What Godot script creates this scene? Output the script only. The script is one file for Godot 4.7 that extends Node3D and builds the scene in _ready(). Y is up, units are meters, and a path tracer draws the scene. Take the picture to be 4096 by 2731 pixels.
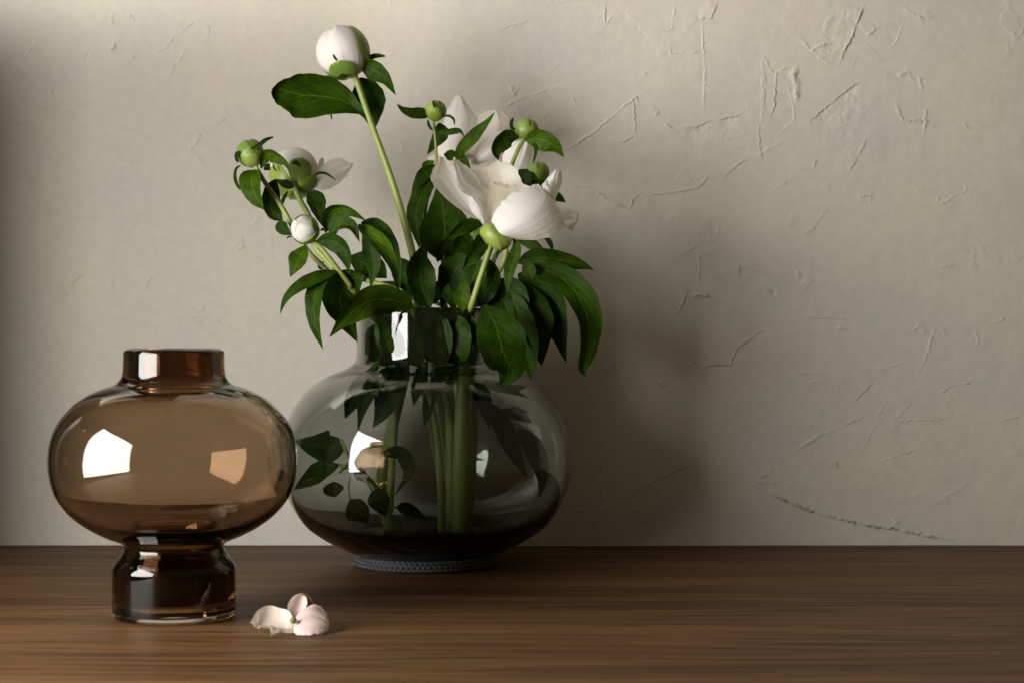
extends Node3D
# A still life: two glass vases, cut peonies and a fallen blossom on a walnut table before a plaster wall.
# Units are metres; V() takes millimetres. The wall's face is z = 0, the table top is y = 0, the camera looks along -z.

const MM := 0.001
var rng := RandomNumberGenerator.new()
var taken := {}
var M := {}


func _ready() -> void:
	rng.seed = 7
	# ---------- camera ----------
	var camera := Camera3D.new()
	camera.name = "camera"
	camera.position = Vector3(0, 0.226, 2.03)
	camera.keep_aspect = Camera3D.KEEP_HEIGHT
	camera.fov = 21.15
	camera.near = 0.05
	camera.far = 20.0
	var lens := CameraAttributesPhysical.new()
	lens.frustum_focal_length = 12.0 / tan(deg_to_rad(21.15) / 2.0)
	lens.frustum_focus_distance = 1.72
	lens.frustum_near = 0.05
	lens.frustum_far = 20.0
	lens.exposure_aperture = 9.0
	camera.attributes = lens
	add_child(camera)
	# ---------- surroundings: a dim room ----------
	var e := Environment.new()
	e.background_mode = Environment.BG_COLOR
	e.background_color = Color(0.096, 0.081, 0.053).linear_to_srgb()
	e.background_energy_multiplier = 1.0
	e.tonemap_mode = Environment.TONE_MAPPER_LINEAR
	e.tonemap_exposure = 0.98
	e.sdfgi_enabled = true
	e.ssao_enabled = true
	e.ssil_enabled = true
	var around := WorldEnvironment.new()
	around.name = "surroundings"
	around.environment = e
	add_child(around)
	# ---------- the lamp to the left: a tall soft panel that glows, and an area light of its size just before it ----------
	var lamp_at := Vector3(-0.81, 0.315, 1.10)
	var lamp_size := Vector2(0.80, 0.61)
	area_light("soft_panel_light", lamp_at, lamp_size, Vector3.RIGHT, 2.75)
	# an added, unseen second panel high on the left washes the wall from above the frame
	var wash_at := Vector3(-0.95, 1.06, 0.56)
	var wash_size := Vector2(0.74, 0.66)
	var wash_to := Vector3(0.36, -0.06, -0.93).normalized()
	area_light("added_wash_light", wash_at, wash_size, wash_to, 2.5)
	materials()
	build_lamp(lamp_at, lamp_size, Vector3.RIGHT, 0.5)
	build_lamp(wash_at, wash_size, wash_to, 0.4)  # glowing casing of the added wash light, out of view
	build_flap()
	build_wall()
	build_table()
	build_shade_board()
	amber_vase()
	smoke_vase()
	bouquet()
	blossom()


# ---------- names, labels, small helpers ----------
func V(x: float, y: float, z: float) -> Vector3:
	return Vector3(x, y, z) * MM


func numbered(called: String, under: Node) -> String:
	var key := str(under.get_instance_id()) + called
	var n: int = taken.get(key, 0)
	taken[key] = n + 1
	return called if n == 0 else "%s_%03d" % [called, n]


func thing(called: String, label: String, category: String, at: Vector3, group := "") -> Node3D:
	var o := Node3D.new()
	o.name = numbered(called, self)
	o.position = at
	o.set_meta("label", label)
	o.set_meta("category", category)
	if group:
		o.set_meta("group", group)
	add_child(o)
	return o


func part(called: String, under: Node3D) -> Node3D:
	var o := Node3D.new()
	o.name = numbered(called, under)
	under.add_child(o)
	return o


# Commits a mesh, whose points are in world metres, as one named object under a thing or part.
func put(called: String, mesh: Mesh, mat: Material, under: Node3D, label := "") -> MeshInstance3D:
	var o := MeshInstance3D.new()
	o.name = numbered(called, under)
	o.mesh = mesh
	o.material_override = mat
	if under != self:
		var p: Node3D = under
		var off := Vector3.ZERO
		while p != self:
			off += p.position
			p = p.get_parent()
		o.position = -off
	if label:
		o.set_meta("label", label)
	under.add_child(o)
	return o


func curve(points: Array, n: int) -> PackedVector3Array:
	var out := PackedVector3Array()
	var last := points.size() - 1
	for i in n + 1:
		var f := float(i) / n * last
		var k := mini(int(f), last - 1)
		var p1: Vector3 = points[k]
		var p2: Vector3 = points[k + 1]
		var p0: Vector3 = points[k - 1] if k > 0 else p1 * 2.0 - p2
		var p3: Vector3 = points[k + 2] if k + 2 <= last else p2 * 2.0 - p1
		out.append(p1.cubic_interpolate(p2, p0, p3, f - k))
	return out


# A grid of points as one smooth sheet; uv runs 0..1 across (u) and along (v).
func sheet(rows: Array, tints := [], around := false) -> ArrayMesh:
	var st := SurfaceTool.new()
	st.begin(Mesh.PRIMITIVE_TRIANGLES)
	st.set_smooth_group(0)
	var n := rows.size()
	var m: int = rows[0].size()
	for i in n:
		for j in m:
			st.set_uv(Vector2(float(j) / maxf(1, m - 1), float(i) / maxf(1, n - 1)))
			if tints:
				st.set_color(tints[i] if tints[i] is Color else tints[i][j])
			st.add_vertex(rows[i][j])
	for i in n - 1:
		for j in (m if around else m - 1):
			var a := i * m + j
			var b := i * m + (j + 1) % m
			for k in [a, b, a + m, b, b + m, a + m]:
				st.add_index(k)
	st.generate_normals()
	return st.commit()


# A leaf or strap: a centre line, half width (mm), roll about the line (degrees), fold of the two halves, shape.
func blade(points: Array, half: float, roll: float, fold: float, shape := "leaf", n := 20) -> ArrayMesh:
	var line := curve(points, n)
	var rows := []
	var m := 8
	var phase := rng.randf() * TAU
	var wave := rng.randf_range(0.06, 0.17)
	var skew := rng.randf_range(0.70, 0.96)
	var side := Vector3.RIGHT
	var sign0 := 1.0
	var wide := half * (1.22 if shape == "leaf" else 1.0) * MM / maxf(0.4, cos(deg_to_rad(roll)))
	for i in n + 1:
		var t := float(i) / n
		var tan3 := (line[mini(i + 1, n)] - line[maxi(i - 1, 0)]).normalized()
		var flat := tan3.cross(Vector3.BACK)
		if flat.length() > 0.25:
			side = flat.normalized()
		else:
			side = (side - tan3 * side.dot(tan3)).normalized()
		var s3 := side.rotated(tan3, deg_to_rad(roll * (0.75 + 0.5 * t)))
		var up := s3.cross(tan3).normalized()
		var w := 0.0
		match shape:
			"leaf": w = maxf(pow(sin(PI * pow(t, skew)), 0.95) * (1.0 - 0.25 * t * t), 0.05 * (1.0 - t))
			"strap": w = maxf(pow(sin(PI * pow(t, 0.9)), 0.55), 0.15 * (1.0 - t))
			"petal": w = pow(sin(PI * 0.5 * minf(1.0, t * 1.25)), 0.8) * sqrt(maxf(0.0, 1.0 - pow(t, 6.0)))
		w *= wide
		var row := PackedVector3Array()
		for j in m + 1:
			var s := 2.0 * j / m - 1.0
			var edge := s * s * wave * w * sin(t * 11.0 + phase + s * 2.0)
			var serr := 1.0 + 0.025 * sin(t * 37.0 + phase * 2.0) * absf(s)
			row.append(line[i] + s3 * s * w * serr + up * (fold * w * (sqrt(s * s + 0.02) - 0.14) + edge))
		rows.append(row)
	return sheet(rows)


# A petal or leaf between two edge lines that run from its base to its tip; bulge (mm) towards the viewer.
func patch(left: Array, right: Array, bulge: float, ruffle := 0.0, n := 30) -> ArrayMesh:
	var a := curve(left, n)
	var b := curve(right, n)
	var rows := []
	var m := 16
	var phase := rng.randf() * TAU
	for i in n + 1:
		var t := float(i) / n
		var row := PackedVector3Array()
		var tan3 := (a[mini(i + 1, n)] + b[mini(i + 1, n)] - a[maxi(i - 1, 0)] - b[maxi(i - 1, 0)]).normalized()
		var across := b[i] - a[i]
		var up := across.cross(tan3).normalized() if across.length() > 1e-5 else Vector3.BACK
		if up.z < 0:
			up = -up
		for j in m + 1:
			var s := 2.0 * j / m - 1.0
			var nick := (0.018 + 0.05 * minf(ruffle, 0.8)) * absf(s) * s * s * t * (sin(t * 61.0 + phase * 2.0 + s) + sin(t * 37.0 + phase))
			var p := a[i].lerp(b[i], (s * (1.0 + nick) + 1.0) / 2.0)
			var lift := bulge * MM * (1.0 - s * s) * sin(PI * clampf(0.12 + 0.8 * t, 0, 1))
			var waves := ruffle * MM * (0.25 + t * t) * (sin(s * 9.0 + phase) + 0.6 * sin(s * 17.0 + t * 6.0 + phase * 3.0))
			row.append(p + up * (lift + waves) + tan3 * waves * 0.45 * t)
		rows.append(row)
	return sheet(rows)


# A piece of a ball-shaped bud: centre, axis, radius and half height (mm), azimuth and half width (degrees), from v0 to v1 (0 base, 1 tip).
func cap(c: Vector3, axis: Vector3, r: float, h: float, az: float, half: float, v0: float, v1: float, lift: float, point := 2.0) -> ArrayMesh:
	var up := axis.normalized()
	var front := (Vector3.BACK - up * Vector3.BACK.dot(up)).normalized()
	if absf(up.z) > 0.93:
		front = (Vector3.DOWN - up * Vector3.DOWN.dot(up)).normalized() * signf(up.z)
	var right := up.cross(front)
	var rows := []
	var n := 16
	var m := 14
	var phase := rng.randf() * TAU
	for i in n + 1:
		var t := float(i) / n
		var v := lerpf(v0, v1, t)
		var w := half * (sqrt(maxf(0.0, 1.0 - pow(t, point))) if half < 170 else 1.0)
		var row := PackedVector3Array()
		for j in m + 1:
			var s := 2.0 * j / m - 1.0
			var q := deg_to_rad(az + s * w)
			var k := 1.0 + lift * (0.35 + 0.65 * t) * (1.0 - 0.12 * s * s * s * s) + 0.022 * sin(q * 4.0 + v * 7.0 + phase)
			row.append(c + (up * -cos(PI * v) * h + (front * cos(q) + right * sin(q)) * sin(PI * v) * r) * k * MM)
		rows.append(row)
	return sheet(rows)


func tube(points: Array, r0: float, r1: float, n := 28, sides := 10) -> ArrayMesh:
	var line := curve(points, n)
	var rows := []
	var side := Vector3.RIGHT
	var phase := rng.randf() * TAU
	for i in n + 1:
		var t := float(i) / n
		var tan3 := (line[mini(i + 1, n)] - line[maxi(i - 1, 0)]).normalized()
		side = (side - tan3 * side.dot(tan3)).normalized()
		var up := tan3.cross(side)
		var r := lerpf(r0, r1, t) * MM * (1.0 + 0.04 * sin(t * 9.0 + phase))
		var row := PackedVector3Array()
		for j in sides:
			var q := TAU * j / sides
			row.append(line[i] + (side * cos(q) + up * sin(q)) * r * (1.0 + (0.07 if j % 2 else -0.03)))
		rows.append(row)
	var tip := PackedVector3Array()
	var foot := PackedVector3Array()
	for j in sides:
		tip.append(line[n])
		foot.append(line[0])
	rows.append(tip)
	rows.push_front(foot)
	return sheet(rows, [], true)


# ---------- materials ----------
func plain(c: Color, rough: float, spec := 0.5) -> StandardMaterial3D:
	var m := StandardMaterial3D.new()
	m.albedo_color = c.linear_to_srgb()
	m.roughness = rough
	m.metallic_specular = spec
	m.cull_mode = BaseMaterial3D.CULL_DISABLED
	return m


func noise(freq: float, octaves: int, kind := FastNoiseLite.TYPE_SIMPLEX_SMOOTH) -> FastNoiseLite:
	var n := FastNoiseLite.new()
	n.seed = rng.randi() % 100000
	n.noise_type = kind
	n.frequency = freq
	n.fractal_octaves = octaves
	return n


func materials() -> void:
	# leaf: a pale midrib and side veins that curve to the edge
	var w := 192
	var h := 384
	var col := Image.create(w, h, false, Image.FORMAT_RGB8)
	var high := Image.create(w, h, false, Image.FORMAT_RF)
	var blot := noise(0.012, 3)
	var fine := noise(0.09, 2)
	for y in h:
		for x in w:
			var u := absf(2.0 * x / (w - 1) - 1.0)
			var t := float(y) / (h - 1)
			var mid := exp(-pow(u / 0.035, 2.0)) * (1.0 - 0.6 * t)
			var bow := t * 8.0 - u * 2.1 - u * u * 0.7 + (0.5 if x * 2 > w else 0.0) + 0.15 * blot.get_noise_2d(x, y)
			var k := absf(fposmod(bow, 1.0) - 0.5) * 2.0
			var vein := exp(-pow(k / 0.09, 2.0)) * (1.0 - 0.8 * u) * smoothstep(0.02, 0.12, t) * smoothstep(1.0, 0.85, t)
			var tone := 0.86 + 0.20 * blot.get_noise_2d(x, y) + 0.10 * fine.get_noise_2d(x, y)
			var pale := clampf(0.9 * mid + 0.5 * vein, 0, 1)
			var c := Color(0.50, 0.62, 0.30) * tone
			c = c.lerp(Color(0.86, 0.92, 0.58), pale)
			col.set_pixel(x, y, c)
			high.set_pixel(x, y, Color(0.5 - 0.5 * mid - 0.42 * vein + 0.25 * sin(PI * k * 0.5) * (1.0 - u) + 0.16 * fine.get_noise_2d(x, y), 0, 0))
	var leaf_color := ImageTexture.create_from_image(col)
	var leaf_high := ImageTexture.create_from_image(high)
	var tones := [Color(0.108, 0.142, 0.013), Color(0.070, 0.102, 0.012), Color(0.052, 0.082, 0.014), Color(0.082, 0.115, 0.040), Color(0.17, 0.215, 0.022)]  # the third, darker green puts shade into the colour of shaded leaves
	for k in tones.size():
		var m := plain((tones[k] as Color) * 1.95, 0.5, 0.22)
		m.albedo_texture = leaf_color
		m.heightmap_enabled = true
		m.heightmap_texture = leaf_high
		m.heightmap_scale = 0.055
		m.backlight_enabled = true
		m.backlight = Color(0.34, 0.42, 0.10)
		m.resource_name = "leaf"
		M["leaf%d" % k] = m
	# petals: fine lengthwise pleats
	var pw := 256
	var ph := 128
	var pleat := Image.create(pw, ph, false, Image.FORMAT_RF)
	var pn := noise(0.03, 3)
	for y in ph:
		for x in pw:
			pleat.set_pixel(x, y, Color(0.5 + 0.42 * pn.get_noise_2d(x * 2.6, y * 0.32) + 0.1 * pn.get_noise_2d(x * 0.7 + 300, y), 0, 0))
	var pleats := ImageTexture.create_from_image(pleat)
	for spec in [["petal", Color(0.87, 0.855, 0.83)], ["petal_cream", Color(0.78, 0.745, 0.66)], ["petal_blush", Color(0.76, 0.67, 0.57)], ["blossom_pink", Color(0.80, 0.63, 0.59)], ["blossom_pale", Color(0.78, 0.67, 0.57)]]:
		var m := plain(spec[1], 0.55, 0.35)
		m.heightmap_enabled = true
		m.heightmap_texture = pleats
		m.heightmap_scale = 0.04
		m.backlight_enabled = true
		m.backlight = Color(0.8, 0.77, 0.70)
		m.resource_name = spec[0]
		M[spec[0]] = m
	for spec in [["sepal", Color(0.17, 0.26, 0.025)], ["sepal_pale", Color(0.26, 0.33, 0.06)], ["bud_green", Color(0.15, 0.23, 0.035)]]:
		var m := plain(spec[1], 0.40, 0.5)
		m.heightmap_enabled = true
		m.heightmap_texture = pleats
		m.heightmap_scale = 0.02
		m.backlight_enabled = true
		m.backlight = Color(0.15, 0.19, 0.03)
		M[spec[0]] = m
	M.stem = plain(Color(0.27, 0.33, 0.075), 0.45)
	M.heart = plain(Color(0.14, 0.15, 0.03), 0.7)
	M.withered = plain(Color(0.30, 0.21, 0.13), 0.7)
	for spec in [["amber", 0.0], ["smoke", 0.0]]:
		var m := StandardMaterial3D.new()
		m.resource_name = spec[0] + "_glass"
		m.albedo_color = Color(1, 1, 1, 0)
		m.vertex_color_use_as_albedo = true
		m.transparency = BaseMaterial3D.TRANSPARENCY_ALPHA
		m.refraction_enabled = true
		m.refraction_scale = 0.05
		m.roughness = 0.0
		M[spec[0]] = m


# ---------- outside the frame: the lamp that lights the still life and shows in the glass ----------
func box(size: Vector3, at: Vector3) -> ArrayMesh:
	var st := SurfaceTool.new()
	st.begin(Mesh.PRIMITIVE_TRIANGLES)
	var b := BoxMesh.new()
	b.size = size
	st.append_from(b, 0, Transform3D(Basis(), at))
	return st.commit()


func turned(towards: Vector3) -> Basis:
	return Basis.looking_at(towards, Vector3.UP)


func area_light(called: String, at: Vector3, size: Vector2, towards: Vector3, energy: float) -> void:
	var soft := AreaLight3D.new()
	soft.name = called
	soft.area_size = size
	soft.light_energy = energy
	soft.light_color = Color(1.0, 0.99, 0.97)
	soft.shadow_enabled = true
	soft.area_range = 6.0
	soft.transform = Transform3D(turned(towards), at + towards * 0.008)
	add_child(soft)


# A soft panel: a glowing diffuser in a dark shell, facing a direction.
func build_lamp(at: Vector3, size: Vector2, towards: Vector3, glows: float) -> void:
	var root := Node3D.new()
	root.name = numbered("soft_panel_lamp", self)
	root.transform = Transform3D(turned(towards), at)
	root.set_meta("kind", "structure")
	add_child(root)
	var glow := StandardMaterial3D.new()
	glow.albedo_color = Color(0.6, 0.6, 0.6)
	glow.emission_enabled = true
	glow.emission = Color(1.0, 0.99, 0.97)
	glow.emission_energy_multiplier = glows
	var shell := plain(Color(0.02, 0.02, 0.02), 0.6)
	var pieces := [["lamp_diffuser", Vector3(size.x, size.y, 0.004), Vector3.ZERO, glow], ["lamp_back", Vector3(size.x + 0.024, size.y + 0.024, 0.03), Vector3(0, 0, 0.019), shell]]
	for k in [-1, 1]:
		pieces.append(["lamp_rim", Vector3(0.011, size.y + 0.024, 0.010), Vector3(k * (size.x / 2 + 0.0065), 0, -0.001), shell])
		pieces.append(["lamp_rim", Vector3(size.x - 0.002, 0.011, 0.010), Vector3(0, k * (size.y / 2 + 0.0065), -0.001), shell])
	for p in pieces:
		var o := MeshInstance3D.new()
		o.name = numbered(p[0], root)
		o.mesh = box(p[1], p[2])
		o.material_override = p[3]
		root.add_child(o)


# An added, unseen black flap under the upper panel: keeps its light off the table and the glass.
func build_flap() -> void:
	var root := Node3D.new()
	root.name = "added_light_flap"
	root.position = Vector3(-0.74, 0.69, 0.5)
	root.set_meta("kind", "structure")
	add_child(root)
	put("flap_board", box(Vector3(0.86, 0.006, 0.76), root.position), plain(Color(0.02, 0.02, 0.02), 0.8), root)


# An unseen dark board, added to shade the wall's left edge, standing at the left end of the table, near the wall.
func build_shade_board() -> void:
	for spec in [[Vector3(-0.650, 0.28, 0.22), Vector3(0.012, 0.56, 0.30)]]:
		var root := Node3D.new()
		root.name = numbered("added_shade_board", self)
		root.position = Vector3(spec[0].x, 0, spec[0].z)
		root.set_meta("kind", "structure")
		add_child(root)
		put("panel", box(spec[1], spec[0]), plain(Color(0.10, 0.08, 0.06), 0.8), root)


# ---------- the plaster wall ----------
var wall_h := PackedFloat32Array()
const WALL_W := 2048
const WALL_H := 960
const WALL_X0 := -0.76
const WALL_SIZE := Vector2(1.52, 0.7125)


# A crack, lip or trowel ridge along points (mm on the wall): ridge height, lip height on its right-hand side, width and lip reach in texels.
func stroke(points: Array, ridge: float, lip: float, width := 1.2, reach := 30.0) -> void:
	var scale := WALL_W / WALL_SIZE.x
	var line := PackedVector2Array()
	var low := Vector2(1e6, 1e6)
	var top := Vector2(-1e6, -1e6)
	var runs := PackedFloat32Array([0.0])
	for p in points:
		var q := Vector2((p.x * MM - WALL_X0) * scale, (WALL_SIZE.y - p.y * MM) * scale)
		if line.size():
			runs.append(runs[-1] + q.distance_to(line[-1]))
		line.append(q)
		low = low.min(q)
		top = top.max(q)
	var whole := maxf(runs[-1], 1.0)
	var grow := reach * 2.2 if lip != 0.0 else width * 3.0 + 5.0
	var wob := noise(0.09, 4)
	var seedx := rng.randf() * 999.0
	for y in range(maxi(0, int(low.y - grow)), mini(WALL_H, int(top.y + grow))):
		for x in range(maxi(0, int(low.x - grow)), mini(WALL_W, int(top.x + grow))):
			var at := Vector2(x, y)
			var best := 1e9
			var d := 0.0
			var run := 0.0
			for i in line.size() - 1:
				var seg := line[i + 1] - line[i]
				var len2 := maxf(seg.length_squared(), 0.01)
				var t := clampf((at - line[i]).dot(seg) / len2, 0.0, 1.0)
				var off := at - line[i] - seg * t
				var far := off.length_squared()
				if far < best:
					best = far
					d = sqrt(far) * signf(seg.cross(off))
					run = lerpf(runs[i], runs[i + 1], t) / whole
			if best > grow * grow:
				continue
			d += 2.4 * wob.get_noise_2d(x, y) + 1.2 * wob.get_noise_2d(x * 3.0, y * 3.0)
			var ends := smoothstep(0.0, 0.18, run) * smoothstep(1.0, 0.82, run)
			var wear := clampf(0.85 + 1.2 * wob.get_noise_2d(x * 0.4 + seedx, y * 0.4), 0.3, 1.5)
			var add := ridge * wear * exp(-d * d / (width * width)) * (0.25 + 0.75 * ends)
			if lip != 0.0:
				add += lip * 0.6 * wear * ends * smoothstep(-width * 0.7, width * 0.7, d) * exp(-maxf(0.0, d) / reach)
			wall_h[y * WALL_W + x] += add


func build_wall() -> void:
	var soft := noise(0.006, 4).get_image(WALL_W, WALL_H)
	var grain := noise(0.16, 2).get_image(WALL_W, WALL_H)
	var smear := noise(0.02, 4, FastNoiseLite.TYPE_PERLIN).get_image(WALL_W, WALL_H)
	var zone := noise(0.004, 2).get_image(WALL_W, WALL_H)
	var drag := noise(0.035, 3).get_image(220, WALL_H)
	drag.resize(WALL_W, WALL_H, Image.INTERPOLATE_CUBIC)
	var pull := noise(0.035, 3).get_image(WALL_W, 110)
	pull.resize(WALL_W, WALL_H, Image.INTERPOLATE_CUBIC)
	drag.convert(Image.FORMAT_RF)
	pull.convert(Image.FORMAT_RF)
	var h := drag.get_data().to_float32_array()
	var v := pull.get_data().to_float32_array()
	soft.convert(Image.FORMAT_RF)
	grain.convert(Image.FORMAT_RF)
	smear.convert(Image.FORMAT_RF)
	zone.convert(Image.FORMAT_RF)
	var a := soft.get_data().to_float32_array()
	var b := grain.get_data().to_float32_array()
	var c := smear.get_data().to_float32_array()
	var z := zone.get_data().to_float32_array()
	wall_h.resize(WALL_W * WALL_H)
	for i in wall_h.size():
		var torn := smoothstep(0.70, 0.78, c[i]) * smoothstep(0.45, 0.62, z[i])
		wall_h[i] = 0.55 * a[i] + 0.055 * b[i] + 0.14 * torn + 0.09 * h[i] * smoothstep(0.5, 0.75, z[i]) + 0.09 * v[i] * smoothstep(0.5, 0.25, z[i])
	stroke([Vector2(211, 583), Vector2(211, 570), Vector2(211, 563), Vector2(213, 541), Vector2(214, 521), Vector2(213, 498), Vector2(212, 482)], 0.44, -0.3)
	stroke([Vector2(186, 463), Vector2(205, 464), Vector2(220, 471), Vector2(249, 476), Vector2(262, 484)], 0.28, -0.75)
	stroke([Vector2(46, 430), Vector2(68, 444), Vector2(91, 459), Vector2(116, 481), Vector2(138, 498), Vector2(142, 479)], 0.48, 0.2)
	stroke([Vector2(135, 494), Vector2(137, 456)], 0.4, 0.3)
	stroke([Vector2(108, 446), Vector2(125, 449), Vector2(137, 456)], 0.32, -0.2)
	stroke([Vector2(67, 399), Vector2(88, 397), Vector2(103, 387), Vector2(130, 372)], 0.56, -0.5)
	stroke([Vector2(130, 372), Vector2(135, 385), Vector2(144, 394)], 0.4, -0.2)
	stroke([Vector2(150, 389), Vector2(180, 392), Vector2(207, 397), Vector2(220, 413)], 0.32, -0.25)
	stroke([Vector2(234, 408), Vector2(249, 422), Vector2(264, 430)], 0.4, -0.3)
	stroke([Vector2(275, 469), Vector2(274, 456), Vector2(277, 427)], 0.32, 0.3)
	stroke([Vector2(278, 541), Vector2(277, 471)], 0.32, -0.3)
	stroke([Vector2(281, 533), Vector2(280, 481)], 0.2, 0.3)
	stroke([Vector2(279, 542), Vector2(290, 524), Vector2(293, 523), Vector2(291, 486), Vector2(286, 475)], 0.4, 0.3)
	stroke([Vector2(290, 524), Vector2(309, 533)], 0.28, 0.3)
	stroke([Vector2(294, 513), Vector2(305, 512), Vector2(311, 491), Vector2(314, 474), Vector2(296, 455)], 0.28, -0.3)
	stroke([Vector2(316, 531), Vector2(312, 522), Vector2(316, 511), Vector2(316, 494)], 0.88, 0, 4)
	stroke([Vector2(329, 469), Vector2(346, 484), Vector2(363, 498), Vector2(373, 506), Vector2(387, 515)], 0.4, -1)
	stroke([Vector2(391, 601), Vector2(383, 580), Vector2(376, 560), Vector2(368, 548), Vector2(364, 534)], 0.4, 0.8, 1.8, 26)
	stroke([Vector2(364, 534), Vector2(353, 533), Vector2(332, 549), Vector2(351, 560)], 0.4, 0.5)
	stroke([Vector2(346, 568), Vector2(351, 583), Vector2(368, 590), Vector2(361, 573)], 0.24, 0, 3)
	stroke([Vector2(397, 456), Vector2(386, 434), Vector2(371, 409)], 0.08, 0.5)
	stroke([Vector2(353, 376), Vector2(334, 350), Vector2(321, 342)], 0.08, 0.35)
	stroke([Vector2(426, 491), Vector2(433, 472), Vector2(460, 471), Vector2(457, 456)], 0.48, 0, 2.2)
	stroke([Vector2(460, 484), Vector2(459, 471)], 0.4, 0, 2.2)
	stroke([Vector2(472, 377), Vector2(504, 394), Vector2(503, 402)], 0.4, 0.2)
	stroke([Vector2(473, 387), Vector2(475, 380)], 0.4, 0.3)
	stroke([Vector2(229, 605), Vector2(225, 595), Vector2(221, 584), Vector2(206, 585)], 0.4, 0.6)
	stroke([Vector2(148, 573), Vector2(177, 572), Vector2(181, 605)], 0.28, 0.2)
	stroke([Vector2(113, 603), Vector2(135, 583), Vector2(160, 555)], 0.2, -0.3)
	stroke([Vector2(103, 605), Vector2(103, 577), Vector2(116, 595)], 0.28, 0.3)
	stroke([Vector2(-13, 573), Vector2(19, 583)], 0.32, -0.3)
	stroke([Vector2(-13, 486), Vector2(14, 498), Vector2(59, 512)], 0.4, 0.3)
	stroke([Vector2(21, 498), Vector2(51, 464)], 0.28, -0.3)
	stroke([Vector2(-3, 511), Vector2(2, 503), Vector2(11, 511)], 0.48, 0, 3)
	stroke([Vector2(189, 323), Vector2(210, 335)], 0.24, -0.2)
	stroke([Vector2(207, 288), Vector2(208, 325), Vector2(220, 326)], 0.32, 0.3)
	stroke([Vector2(225, 332), Vector2(247, 311), Vector2(304, 295)], 0.24, -0.3)
	stroke([Vector2(253, 313), Vector2(252, 297)], 0.28, 0.3)
	stroke([Vector2(197, 287), Vector2(215, 278), Vector2(197, 277)], 0.8, 0.5, 3)
	stroke([Vector2(197, 285), Vector2(181, 251)], 0.32, 0.3)
	stroke([Vector2(327, 298), Vector2(334, 292)], 0.8, 0.4, 4)
	stroke([Vector2(316, 304), Vector2(320, 298)], 0.48, 0, 3)
	stroke([Vector2(106, 284), Vector2(128, 304)], 0.24, -0.3)
	stroke([Vector2(249, 220), Vector2(281, 241)], 0.32, -0.25)
	stroke([Vector2(326, 253), Vector2(381, 251)], 0.24, -0.3)
	stroke([Vector2(361, 241), Vector2(376, 241)], 0.48, 0, 2)
	stroke([Vector2(445, 238), Vector2(455, 246)], 0.72, 0.4, 3)
	stroke([Vector2(176, 555), Vector2(176, 546), Vector2(210, 549)], 0.28, 0.3)
	stroke([Vector2(288, 283), Vector2(291, 277)], -0.64, 0, 3)
	stroke([Vector2(338, 427), Vector2(334, 420)], 0.32, 0.3)
	stroke([Vector2(304, 403), Vector2(291, 394)], 0.4, 0, 2)
	stroke([Vector2(383, 387), Vector2(398, 389), Vector2(399, 381)], 0.4, 0.2, 2)
	stroke([Vector2(358, 489), Vector2(368, 466), Vector2(381, 461)], 0.28, -0.3)
	stroke([Vector2(405, 575), Vector2(395, 565)], 0.32, 0.3)
	stroke([Vector2(435, 580), Vector2(423, 553)], 0.28, -0.3)
	stroke([Vector2(428, 521), Vector2(440, 526), Vector2(445, 516)], 0.4, 0, 3)
	stroke([Vector2(452, 521), Vector2(456, 505)], 0.4, 0, 2)
	stroke([Vector2(155, 486), Vector2(163, 479)], 0.56, 0, 4)
	stroke([Vector2(169, 469), Vector2(185, 455)], 0.4, 0, 3)
	stroke([Vector2(268, 67), Vector2(298, 52), Vector2(321, 42), Vector2(346, 34), Vector2(392, 23), Vector2(427, 18), Vector2(460, 11), Vector2(491, 6)], 1.52, 0.25, 1.5)
	stroke([Vector2(177, 201), Vector2(197, 200), Vector2(203, 204), Vector2(210, 197), Vector2(225, 201), Vector2(242, 200), Vector2(250, 219), Vector2(268, 230)], 0.48, -0.5)
	stroke([Vector2(99, 97), Vector2(101, 67), Vector2(98, 39)], 0.4, 0.3)
	stroke([Vector2(98, 40), Vector2(111, 42), Vector2(144, 64), Vector2(169, 77), Vector2(210, 95)], 0.32, -0.3)
	stroke([Vector2(72, 38), Vector2(92, 39)], 0.48, -0.4)
	stroke([Vector2(268, 71), Vector2(296, 69)], 0.56, 0.2, 2)
	stroke([Vector2(273, 74), Vector2(286, 82), Vector2(289, 77)], 0.48, 0, 3)
	stroke([Vector2(311, 102), Vector2(344, 125)], 0.48, 0.3, 2.5)
	stroke([Vector2(344, 130), Vector2(326, 133)], 0.4, 0.3)
	stroke([Vector2(346, 123), Vector2(372, 135), Vector2(394, 145)], 0.32, -0.3)
	stroke([Vector2(425, 138), Vector2(455, 139), Vector2(488, 142)], 0.32, -0.2)
	stroke([Vector2(427, 100), Vector2(453, 107)], 0.28, -0.2)
	stroke([Vector2(405, 93), Vector2(427, 99)], 0.32, 0.3)
	stroke([Vector2(111, 224), Vector2(111, 214), Vector2(113, 188)], 0.4, 0.2)
	stroke([Vector2(311, 192), Vector2(379, 190)], 0.24, 0.3)
	stroke([Vector2(331, 182), Vector2(356, 180)], 0.32, -0.3)
	stroke([Vector2(384, 196), Vector2(410, 196), Vector2(443, 206)], 0.28, 0.3)
	stroke([Vector2(473, 168), Vector2(488, 177), Vector2(513, 183)], 0.4, -0.2)
	stroke([Vector2(227, 173), Vector2(235, 158), Vector2(260, 140)], 0.24, 0.3)
	stroke([Vector2(164, 183), Vector2(169, 176)], 0.72, 0, 4)
	stroke([Vector2(210, 112), Vector2(230, 124)], 0.24, 0.3)
	stroke([Vector2(126, 69), Vector2(141, 64)], 0.32, -0.3)
	stroke([Vector2(351, 92), Vector2(362, 90)], 0.56, 0, 3)
	stroke([Vector2(544, 139), Vector2(567, 144)], 0.32, -0.2)
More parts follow.
